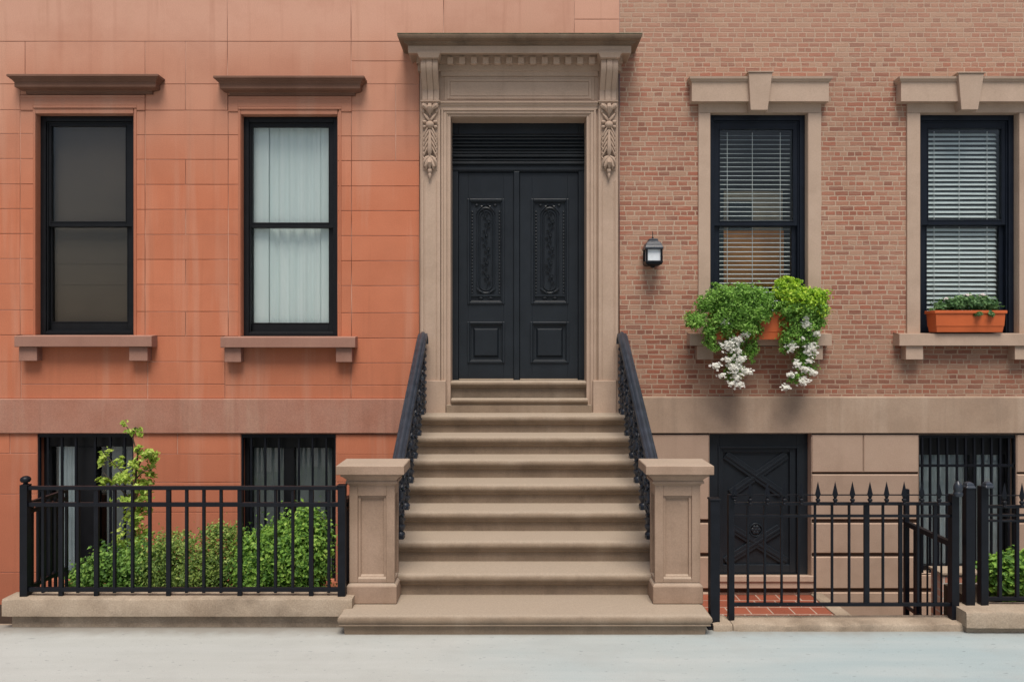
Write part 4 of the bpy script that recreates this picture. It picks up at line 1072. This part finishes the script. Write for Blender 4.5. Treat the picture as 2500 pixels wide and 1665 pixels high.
barx(gate, 'spear_bar', gx(1793), gx(2329), gz(1211.5), .010, dep=.010)
for k, cxp in enumerate((605, 714, 822, 931, 1037, 1147, 1257, 1369, 1475, 1587, 1700, 1810)):
    x = gx(1600 + cxp/2.613); th = k in (7,)
    p = barz(gate, 'picket', x, gz(1480), gz(1231), .044 if th else (.030 if k in (9, 11) else .017), dep=.020)
    spear(p, x, gz(1231), gz(1174))
spear(gate, gx(1793), gz(1222), gz(1183))
m = MB(); m.lathe(gx(2339), YG, [(.033, gz(1211)), (.036, gz(1207)), (.036, gz(1203)), (.030, gz(1200)), (.036, gz(1194)), (.034, gz(1186)), (.022, gz(1179)), (.006, gz(1174))], 14); m.build('post_cap', M['iron_worn'], gate, smooth=True)

hp = empty('iron_post', (gx(1743), YG+.03, 0), 'thick black iron post standing against the right end of the stoop slab', 'post')
m = MB(); x = wx(1743, YG+.03); m.box(x-.039, x+.039, YG-.010, YG+.068, .0, wz(1222, YG)); m.build('shaft', M['iron'], hp, bevel=.004)
m = MB(); m.box(x-.045, x+.045, YG-.016, YG+.074, wz(1222, YG)+.0005, wz(1217, YG)); m.box(x-.06, x+.06, YG-.026, YG+.094, -.0, .016); m.build('plate', M['iron'], hp, bevel=.004)

sp = empty('iron_post', (gx(2376), YG+.0, .06), 'free-standing black iron post with a grey cap between the gate and the far right fence', 'post')
m = MB(); x = gx(2376); zt_ = wz(1190, -2.5); m.box(x-.037, x+.037, -2.55, -2.488, .16, zt_); m.build('shaft', M['iron'], sp, bevel=.004)
m = MB(); m.ring(x, -2.519, [(.032, .032, zt_), (.039, .039, zt_+.002), (.039, .039, zt_+.012), (.032, .032, zt_+.022), (.028, .028, zt_+.040), (.012, .012, zt_+.052)]); m.build('cap', M['iron_worn'], sp, bevel=.003)

fr_ = empty('iron_fence', (gx(2470), YG, .18), 'black spear-topped fence at the far right edge, in front of the round bush', 'fence')
x = gx(2411); barz(fr_, 'post', x, .176, gz(1190), .060)
m = MB(); zt_ = gz(1190); m.ring(x, YG, [(.030, .030, zt_), (.035, .035, zt_+.002), (.035, .035, zt_+.012), (.030, .030, zt_+.020), (.027, .027, zt_+.036), (.012, .012, zt_+.05)]); m.build('post_cap', M['iron_worn'], fr_, bevel=.003)
for py, t_ in ((1240, .024), (1261, .018), (1275, .016), (1467, .030)): barx(fr_, 'rail', gx(2421), 8.5, gz(py), t_, dep=.028)
barx(fr_, 'spear_bar', gx(2421), 8.5, gz(1213), .010, dep=.010)
for k in range(26):
    x = gx(2452.5 + 42.5*k); p = barz(fr_, 'picket', x, gz(1466), gz(1238), .026, dep=.026); spear(p, x, gz(1238), gz(1177))

# side railing guarding the cellar steps
side = empty('cellar_railing', (3.65, -2.2, 0), 'short black iron guard rail running back from the gate post beside the cellar steps', 'railing')
XS = gx(2339) + .0
def sidebar(z, t, y0, y1, name):
    m = MB(); m.box(XS-t, XS+t, y0, y1, z-t, z+t); return m.build(name, M['iron'], side, bevel=.003)
sidebar(.665, .022, YG+.035, -1.80, 'top_rail'); sidebar(-.10, .014, YG+.035, -1.80, 'bottom_rail')
for k in range(6):
    y = YG+.13+k*.105; m = MB(); m.box(XS-.006, XS+.006, y-.006, y+.006, -.55, .655); m.build('picket', M['iron'], side)
for y, h in ((-1.79, .98), (-1.98, .66)):
    m = MB(); m.box(XS-.020, XS+.020, y-.02, y+.02, -1.4, h); m.build('post', M['iron'], side, bevel=.003)
# stone cheek of the cellar steps
m = MB(); m.prism([(-2.43, -.06), (-2.43, -1.4), (-1.3, -1.4), (-1.3, -.95)], 'x', 3.36, 3.48)
m = MB(); m.prism([(2.55+.75, -.28), (3.68, -.62), (3.68, -1.4), (3.30, -1.4)], 'y', -2.43, -2.1)
tag(m.build('cellar_step_cheek', M['curb'], bevel=.01), 'sloping stone cheek of the cellar steps behind the gate kerb', 'stone cheek')
# low garden brick wall in front of the barred basement window
gb = MB(); gb.box(wx(2300, -1.0), 8.0, -1.0, -.8, -1.45, wz(1402, -1.0)); gb.build('garden_wall', M['garden_brick'])
tag(bpy.data.objects['garden_wall'], 'low pinkish brick wall in front of the barred basement window at far right', 'wall')
m = MB(); m.box(wx(2300, -1.0)-.02, 8.0, -1.02, -.78, wz(1402, -1.0)+.001, wz(1397, -1.0)); m.build('wall_coping', M['curb'], bpy.data.objects['garden_wall'])

# ------------------------------------------------------------------ wall lantern
ln = empty('wall_lantern', (wx(1594, -.12), 0, wz(620, -.12)), 'small black wall lantern with frosted glass on the brick beside the doorway', 'lantern')
yc = -.135; cx = wx(1593.5, yc); LZ = lambda py: wz(py, yc)
m = MB(); m.box(cx-.055, cx+.055, -.018, 0.002, LZ(648), LZ(590)); m.box(cx-.02, cx+.02, -.07, -.017, LZ(606), LZ(598)); m.build('back_plate', M['iron'], ln, bevel=.004)
m = MB(); h0 = .098
m.ring(cx, yc, [(h0, h0, LZ(611)), (h0+.006, h0+.006, LZ(610)), (h0+.004, h0+.004, LZ(606)), (.094, .094, LZ(602)), (.086, .086, LZ(597)), (.070, .070, LZ(592.5)), (.052, .052, LZ(589.5)), (.052, .052, LZ(585.5)), (.046, .046, LZ(584.5)), (.02, .02, LZ(583))])
m.build('hood', M['iron_worn'], ln, bevel=.004)
m = MB(); m.lathe(cx, yc, [(.012, LZ(584)), (.012, LZ(581)), (.005, LZ(579)), (.004, LZ(566)), (.001, LZ(565))], 8); m.build('finial', M['iron'], ln, smooth=True)
m = MB(); q_ = .084
for sx in (-1, 1):
    for sy in (-1, 1): m.box(cx+sx*q_-.011, cx+sx*q_+.011, yc+sy*q_-.011, yc+sy*q_+.011, LZ(642), LZ(611)+.002)
m.ring(cx, yc, [(.06, .06, LZ(650)), (.088, .088, LZ(647)), (.098, .098, LZ(642.5)), (.098, .098, LZ(639)), (.08, .08, LZ(638))])
m.build('cage', M['iron'], ln, bevel=.002)
m = MB(); m.box(cx-.074, cx+.074, yc-.074, yc+.074, LZ(638), LZ(611)+.001); m.build('glass', M['lamp_glass'], ln)
m = MB(); m.lathe(cx, yc, [(.02, LZ(654)), (.028, LZ(652)), (.03, LZ(649.5))], 10); m.build('bottom_knob', M['iron'], ln)

# ------------------------------------------------------------------ foliage
def leaves(name, mat, parent, blobs, size, clumps=30, aspect=.55, droop=.0, up=.5, cl_sigma=.20):
    """blobs: (centre, radii, leaf count); leaves gather in clumps through each blob's volume"""
    P, Nn = [], []
    for c, r, n in blobs:
        c, r = np.array(c), np.array(r)
        k = max(5, int(clumps*n/600)); 
        d = RNG.normal(size=(k, 3)); d /= np.linalg.norm(d, axis=1)[:, None]
        cc = d*(RNG.uniform(.45, 1.0, (k, 1)))
        idx = RNG.integers(0, k, n)
        q = cc[idx] + RNG.normal(scale=cl_sigma, size=(n, 3))
        P.append(c + q*r)
        out = q/np.maximum(np.linalg.norm(q, axis=1)[:, None], .1)
        Nn.append(out*.8 + np.array([0, -.25, up]) + RNG.normal(scale=.55, size=(n, 3)))
    P = np.concatenate(P); Nn = np.concatenate(Nn); Nn /= np.linalg.norm(Nn, axis=1)[:, None]
    n = len(P)
    T = RNG.normal(size=(n, 3)); T[:, 2] -= droop; T -= Nn*np.sum(T*Nn, axis=1)[:, None]; T /= np.linalg.norm(T, axis=1)[:, None]
    B = np.cross(Nn, T)
    Ls = RNG.uniform(size[0], size[1], (n, 1)); Ws = Ls*aspect*.5*RNG.uniform(.75, 1.2, (n, 1))
    base = P - T*Ls*.5; tip = P + T*Ls*.5 - Nn*Ls*.12
    l = P + B*Ws + Nn*Ls*.10 - T*Ls*.04; r_ = P - B*Ws + Nn*Ls*.10 - T*Ls*.04
    V = np.stack([base, r_, tip, l], axis=1).reshape(-1, 3)
    if parent is not None: V = V - np.array(WLOC[parent.name])
    a = np.arange(n)*4
    Fc = np.stack([np.stack([a, a+1, a+2], 1), np.stack([a, a+2, a+3], 1)], 1).reshape(-1, 3)
    me = bpy.data.meshes.new(name); me.from_pydata(V.tolist(), [], Fc.tolist()); me.materials.append(mat)
    o = bpy.data.objects.new(name, me); col.objects.link(o); o.parent = parent
    WLOC[o.name] = WLOC[parent.name] if parent is not None else Vector((0,0,0))
    return o
def stems(name, parent, root, tips, r0=.012, mat='bark', wob=.05):
    m = MB(); rr = random.Random(len(tips)*7)
    for t in tips:
        p0, p1 = Vector(root), Vector(t); pts = []
        for k in range(6):
            u = k/5; p = p0.lerp(p1, u); s = math.sin(u*math.pi)*wob
            pts.append(p + Vector((rr.uniform(-s, s), rr.uniform(-s, s), s*.6)))
        m.tube(pts, [r0*(1-.75*k/5) for k in range(6)], 6)
    return m.build(name, M[mat], parent, smooth=True)
def pb(px, py, Y, rx, ry, rY, n):      # foliage mass from survey: centre, half sizes (px), depth radius (m), leaves
    s = (CAM_D+Y)/F
    return ((wx(px, Y), Y, wz(py, Y)), (rx*s, rY, ry*s), n)

def shrub(name, label, mat, blobs, size, aspect=.6, clumps=30, root=None, group=None, up=.5, cat='shrub'):
    blobs = [(c, r, int(n*2.3)) for c, r, n in blobs]
    xs = [b[0][0] for b in blobs]; ys = [b[0][1] for b in blobs]
    cx, cy = sum(xs)/len(xs), sum(ys)/len(ys)
    z0 = root if root is not None else -.72
    o = empty(name, (cx, cy, z0), label, cat, group)
    leaves('foliage', M[mat], o, blobs, size, clumps, aspect, up=up)
    stems('branches', o, (cx, cy, z0), [(b[0][0], b[0][1], b[0][2]) for b in blobs]*2, .016, wob=.08)
    return o
GH = 'shrubs in the front area behind the low fence'
Yh = -1.55
shrub('hedge_shrub', 'dark green shrub with small leaves at the left end of the hedge', 'leaf_dark',
      [pb(205, 1420, Yh, 32, 55, .22, 500), pb(265, 1402, Yh, 55, 66, .28, 1300), pb(340, 1400, Yh+.05, 58, 78, .30, 1500)], (.022, .052), .7, 40, group=GH)
shrub('hedge_shrub', 'paler feathery green shrub in the middle of the hedge, below the orange pier', 'leaf_mid',
      [pb(400, 1395, Yh, 55, 80, .3, 1500), pb(470, 1408, Yh, 62, 84, .32, 1700), pb(545, 1380, Yh+.1, 58, 90, .32, 1800), pb(420, 1325, Yh, 50, 26, .22, 300), pb(540, 1300, Yh+.1, 46, 22, .2, 300)], (.020, .048), .5, 46, group=GH)
shrub('hedge_shrub', 'bright green bushy shrub rising highest at the right end of the hedge', 'leaf_light',
      [pb(630, 1385, Yh, 55, 85, .32, 2200), pb(700, 1370, Yh, 60, 100, .34, 2800), pb(760, 1360, Yh, 48, 105, .32, 2400), pb(748, 1275, Yh, 28, 40, .18, 600), pb(690, 1310, Yh, 45, 35, .22, 700)], (.022, .052), .65, 46, group=GH)
# sapling
tr = empty('young_tree', (wx(330, -1.2), -1.2, -.72), 'slender yellow-green sapling standing in front of the left barred basement window', 'tree')
Yt = -1.2
m = MB()
trunk = [(wx(335, Yt), Yt, -.72), (wx(332, Yt), Yt, wz(1380, Yt)), (wx(326, Yt), Yt, wz(1280, Yt)), (wx(330, Yt), Yt, wz(1180, Yt)), (wx(336, Yt), Yt, wz(1110, Yt)), (wx(322, Yt), Yt, wz(1062, Yt)), (wx(306, Yt), Yt, wz(1036, Yt))]
m.tube(trunk, [.020, .018, .015, .012, .008, .005, .003], 8)
for a, b in (((328, 1230), (262, 1150)), ((330, 1190), (265, 1105)), ((333, 1150), (372, 1105)), ((330, 1170), (384, 1140)), ((335, 1120), (352, 1092)), ((327, 1250), (352, 1190)), ((326, 1052), (350, 1045))):
    m.tube([(wx(a[0], Yt), Yt, wz(a[1], Yt)), (wx((a[0]+b[0])/2, Yt), Yt-.06, wz((a[1]+b[1])/2, Yt)+.03), (wx(b[0], Yt), Yt-.08, wz(b[1], Yt))], [.008, .006, .003], 6)
m.build('trunk', M['bark'], tr, smooth=True)
leaves('crown', M['leaf_sapling'], tr,
       [pb(306, 1034, Yt, 10, 7, .05, 16), pb(325, 1048, Yt, 18, 9, .06, 34), pb(340, 1062, Yt, 10, 6, .05, 14),
        pb(255, 1115, Yt, 20, 20, .10, 60), pb(283, 1128, Yt, 22, 12, .10, 50), pb(345, 1098, Yt, 16, 12, .1, 50), pb(372, 1110, Yt, 18, 22, .12, 110), pb(350, 1130, Yt, 30, 28, .15, 160),
        pb(322, 1155, Yt, 44, 26, .16, 150), pb(270, 1178, Yt, 36, 14, .14, 120), pb(345, 1175, Yt, 30, 26, .15, 160), pb(322, 1215, Yt, 48, 34, .18, 180), pb(330, 1270, Yt, 44, 40, .18, 190), pb(350, 1230, Yt, 24, 40, .15, 110), pb(320, 1320, Yt, 36, 35, .18, 200)],
       (.034, .072), 22, .55, up=.7)
# far right bush and groundcover
shrub('round_bush', 'small bright green round bush behind the far right fence', 'leaf_light',
      [pb(2475, 1415, -1.75, 50, 52, .26, 2600), pb(2505, 1400, -1.75, 45, 45, .24, 1600), pb(2440, 1400, -1.75, 22, 32, .18, 600), pb(2480, 1385, -1.8, 35, 25, .2, 700)], (.040, .075), .7, 36, root=-1.4, cat='bush')
m = MB(); m.box(wx(2398, -1.9), 8.0, -2.2, -1.3, -1.45, wz(1478, -1.9)); tag(m.build('planting_bed', M['soil']), kind='structure')
# scattered low weeds below the hedge
tag(leaves('ground_cover', M['leaf_dark'], None, [((wx(180+70*k, -1.9), -1.95, .02 - .02*(k % 2)), (.14, .18, .10), 160) for k in range(9)], (.03, .06), 20, .6), kind='stuff')

# ------------------------------------------------------------------ window planters
def planter(loc_px, y0, y1, xa, xb, top, bot, label, depth, mat='terracotta', lipz=.035, inset=.03):
    Yc = (y0+y1)/2
    x0, x1 = wx(xa, y0), wx(xb, y0); zt_, zb_ = wz(top, y0), wz(bot, y0)
    c = (x0+x1)/2; hx = (x1-x0)/2; hy = (y1-y0)/2
    o = empty('planter', (c, Yc, zb_), label, 'planter', 'terracotta window boxes')
    m = MB(); k = inset
    zm = zb_ + (zt_-zb_)*.28
    m.ring(c, Yc, [(hx-k*1.25, hy-k, zb_), (hx-k*.92, hy-k*.75, zm-.003), (hx-k*.80, hy-k*.60, zm), (hx-.016, hy-.012, zt_-lipz), (hx-.04, hy-.036, zt_-lipz+.001), (hx-.04, hy-.036, zt_-.06)])
    m.build('trough', M[mat], o, bevel=.003)
    m = MB()
    frame_ring(m, c-hx, c+hx, 0, 1, c-hx+.03, c+hx-.03, 0, 1, 0, 1) if False else None
    m.box(c-hx, c+hx, Yc-hy, Yc-hy+.022, zt_-lipz, zt_); m.box(c-hx, c+hx, Yc+hy-.022, Yc+hy, zt_-lipz, zt_)
    m.box(c-hx, c-hx+.022, Yc-hy+.022, Yc+hy-.022, zt_-lipz, zt_); m.box(c+hx-.022, c+hx, Yc-hy+.022, Yc+hy-.022, zt_-lipz, zt_)
    m.build('rim', M[mat], o, bevel=.005)
    m = MB(); m.box(c-hx+.03, c+hx-.03, Yc-hy+.03, Yc+hy-.03, zt_-.06, zt_-.02); m.build('soil', M['soil'], o)
    return o, (c, Yc, zt_)
pl3, t3 = planter(None, -.30, -.06, 1742, 1952, 762, 829, 'terracotta window box almost hidden by trailing greenery and white flowers, right of the lantern', .24)
pl4, t4 = planter(None, -.20, .02, 2283, 2460, 758, 811, 'bare-fronted terracotta window box on the far right sill', .22)
Yv = -.30
def cp(cx, cy, rx, ry, rY, n, Y=Yv): return pb(1540+cx/3.409, 520+cy/3.409, Y, rx/3.409, ry/3.409, rY, n)
def flowers(parent, spots, base=(1540, 520, 3.409), Y=-.36, mat='petal', size=.0165, dens=1.0):
    Y0 = Y; spots = [(a, b, c*1.08, d*1.08) for a, b, c, d in spots]
    for fx_, fy_, rx, ry in spots:
        Y = Y0 + (min(.16, max(0, (fy_-900)/550*.07)) if base[0] == 1540 else 0)
        px, py = base[0]+fx_/base[2], base[1]+fy_/base[2]; s = (CAM_D+Y)/F
        c = Vector((wx(px, Y), Y, wz(py, Y))); rx, ry = rx/base[2]*s, ry/base[2]*s
        nf = max(14, int(dens*rx*ry*30000)); m = MB()
        for _ in range(nf):
            a = random.uniform(0, 6.28); q = min(1.25, abs(random.gauss(0, .52)))
            p = c + Vector((rx*q*math.cos(a), random.uniform(-.04, .02), ry*q*math.sin(a)))
            nrm = Vector((random.uniform(-.6, .6), -.8, random.uniform(.3, 1.5))).normalized()
            u = nrm.orthogonal().normalized(); w = nrm.cross(u); th0 = random.uniform(0, 6.28); L_ = size*random.uniform(.7, 1.2)
            for k in range(5):                      # five petals
                t0 = th0+k*2*math.pi/5
                d0 = u*math.cos(t0)+w*math.sin(t0); d1 = u*math.cos(t0+.5)+w*math.sin(t0+.5); d2 = u*math.cos(t0-.5)+w*math.sin(t0-.5)
                m.add([p, p+d1*L_*.7+nrm*.003, p+d0*L_+nrm*.001, p+d2*L_*.7+nrm*.003], [(0,1,2,3)])
        m.build('flower_cluster', M[mat], parent)
pa = empty('trailing_plant', (t3[0]-.22, t3[1], t3[2]-.03), 'feathery mid-green plant with white blossoms spilling over the left half of the window box', 'plant', 'plants in the window boxes')
leaves('foliage', M['leaf_fern'], pa,
       [cp(760, 720, 150, 110, .16, 1900), cp(900, 680, 200, 90, .16, 2200), cp(960, 800, 190, 110, .17, 2200), cp(760, 840, 130, 70, .15, 900), cp(1090, 740, 110, 110, .15, 1200), cp(620, 760, 80, 80, .13, 700),
        cp(540, 890, 100, 80, .13, 900), cp(660, 1010, 60, 110, .10, 700), cp(920, 940, 130, 60, .12, 800), cp(1010, 980, 100, 70, .11, 600), cp(1000, 1100, 60, 130, .07, 520, -.24), cp(820, 1000, 70, 100, .08, 420),
        cp(880, 1150, 90, 140, .06, 520, -.24), cp(860, 1300, 90, 110, .05, 420, -.20), cp(760, 900, 120, 90, .06, 700, -.36), cp(920, 880, 150, 70, .06, 800, -.36), cp(1090, 850, 90, 70, .06, 500, -.36), cp(690, 1110, 60, 40, .07, 220), cp(700, 600, 30, 25, .06, 60)],
       (.022, .050), 60, .45, droop=.4, cl_sigma=.17)
flowers(pa, [(770, 910, 45, 25), (950, 1010, 35, 25), (810, 1105, 60, 50), (885, 1055, 50, 38), (890, 1145, 32, 30), (900, 1220, 50, 38), (860, 1290, 66, 50), (960, 1320, 48, 34), (880, 1370, 40, 36), (890, 1430, 42, 28), (755, 1350, 34, 24), (795, 1215, 42, 20), (705, 1275, 40, 26), (830, 1420, 28, 26)])
pbn = empty('trailing_plant', (t3[0]+.26, t3[1], t3[2]-.03), 'lime yellow-green plant with drooping white flowers over the right half of the window box', 'plant', 'plants in the window boxes')
leaves('foliage', M['leaf_lime'], pbn,
       [cp(1300, 590, 100, 60, .13, 700), cp(1330, 680, 140, 80, .16, 1300), cp(1450, 700, 170, 80, .16, 1500), cp(1560, 690, 80, 70, .13, 700), cp(1400, 590, 25, 40, .06, 90), cp(1390, 770, 150, 70, .15, 1000), cp(1560, 790, 80, 90, .13, 800)],
       (.024, .052), 50, .55, droop=.2, cl_sigma=.17)
leaves('trailing_foliage', M['leaf_fern'], pbn,
       [cp(1300, 800, 110, 70, .14, 900), cp(1450, 800, 150, 80, .15, 1400), cp(1560, 820, 70, 110, .12, 800), cp(1330, 930, 100, 80, .12, 800), cp(1340, 1040, 110, 80, .09, 800), cp(1490, 940, 100, 90, .11, 700), cp(1560, 920, 60, 70, .1, 400),
        cp(1480, 1060, 70, 90, .07, 420), cp(1440, 1180, 80, 80, .06, 420, -.24), cp(1460, 1290, 80, 80, .05, 360, -.20), cp(1300, 1140, 60, 40, .06, 180), cp(1360, 1380, 60, 50, .04, 140)],
       (.022, .050), 60, .5, droop=.4, cl_sigma=.17)
flowers(pbn, [(1450, 870, 26, 26), (1460, 930, 46, 40), (1530, 1005, 42, 20), (1335, 1115, 44, 44), (1500, 1130, 48, 58), (1425, 1045, 16, 18), (1480, 1235, 34, 20), (1370, 1255, 28, 30), (1450, 1300, 48, 28), (1510, 1330, 34, 30), (1430, 1400, 46, 38), (1330, 1345, 38, 22), (1290, 1450, 46, 24)])
def dp(cx, cy, rx, ry, rY, n, Y=-.10): return pb(2100+cx/3.5625, 560+cy/3.5625, Y, rx/3.5625, ry/3.5625, rY, n)
pc = empty('window_box_plant', (t4[0], t4[1], t4[2]-.03), 'low leafy plant with a few pale blooms filling the far right window box', 'plant', 'plants in the window boxes')
leaves('foliage', M['leaf_cool'], pc, [dp(760, 650, 110, 55, .08, 600), dp(900, 640, 130, 65, .09, 800), dp(1060, 640, 140, 70, .09, 900), dp(1140, 690, 60, 50, .08, 300), dp(1150, 740, 35, 40, .04, 90, -.21), dp(1030, 740, 40, 25, .04, 70, -.21), dp(680, 690, 60, 25, .07, 160)],
       (.022, .048), 40, .7, cl_sigma=.2)
flowers(pc, [(740, 605, 26, 14), (930, 572, 30, 8), (1060, 572, 24, 8)], (2100, 560, 3.5625), -.13, 'petal_pale', .014, .7)

# ------------------------------------------------------------------ camera, light
cam = bpy.data.cameras.new('camera'); co = bpy.data.objects.new('camera', cam); col.objects.link(co)
co.location = (0, -CAM_D, EYE); co.rotation_euler = (R(90), 0, 0)
cam.sensor_width = 36; cam.lens = 36*F/2500; cam.clip_end = 400; cam.clip_start = .05
scene.camera = co

EL, AZ = 64, -4
w = bpy.data.worlds.new('World'); scene.world = w; w.use_nodes = True
nt = w.node_tree; bg = nt.nodes['Background']
sky = nt.nodes.new('ShaderNodeTexSky'); sky.sky_type = 'NISHITA'; sky.sun_disc = False
sky.sun_elevation = R(EL); sky.sun_rotation = R(180 + AZ); sky.dust_density = 4.0; sky.air_density = 1.0; sky.ozone_density = 1.0
nt.links.new(sky.outputs[0], bg.inputs[0]); bg.inputs[1].default_value = .080
su = bpy.data.lights.new('sun', 'SUN'); su.energy = 3.45; su.angle = R(28); su.color = (1.0, .945, .875)
so = bpy.data.objects.new('sun', su); col.objects.link(so)
d = Vector((-math.sin(R(AZ))*-1*math.cos(R(EL))*-1, -math.cos(R(AZ))*math.cos(R(EL)), math.sin(R(EL))))
so.rotation_euler = d.to_track_quat('Z', 'Y').to_euler(); so.location = (0, -6, 10)
scene.view_settings.view_transform = 'Standard'; scene.view_settings.look = 'None'
scene.view_settings.exposure = 0; scene.view_settings.gamma = 1
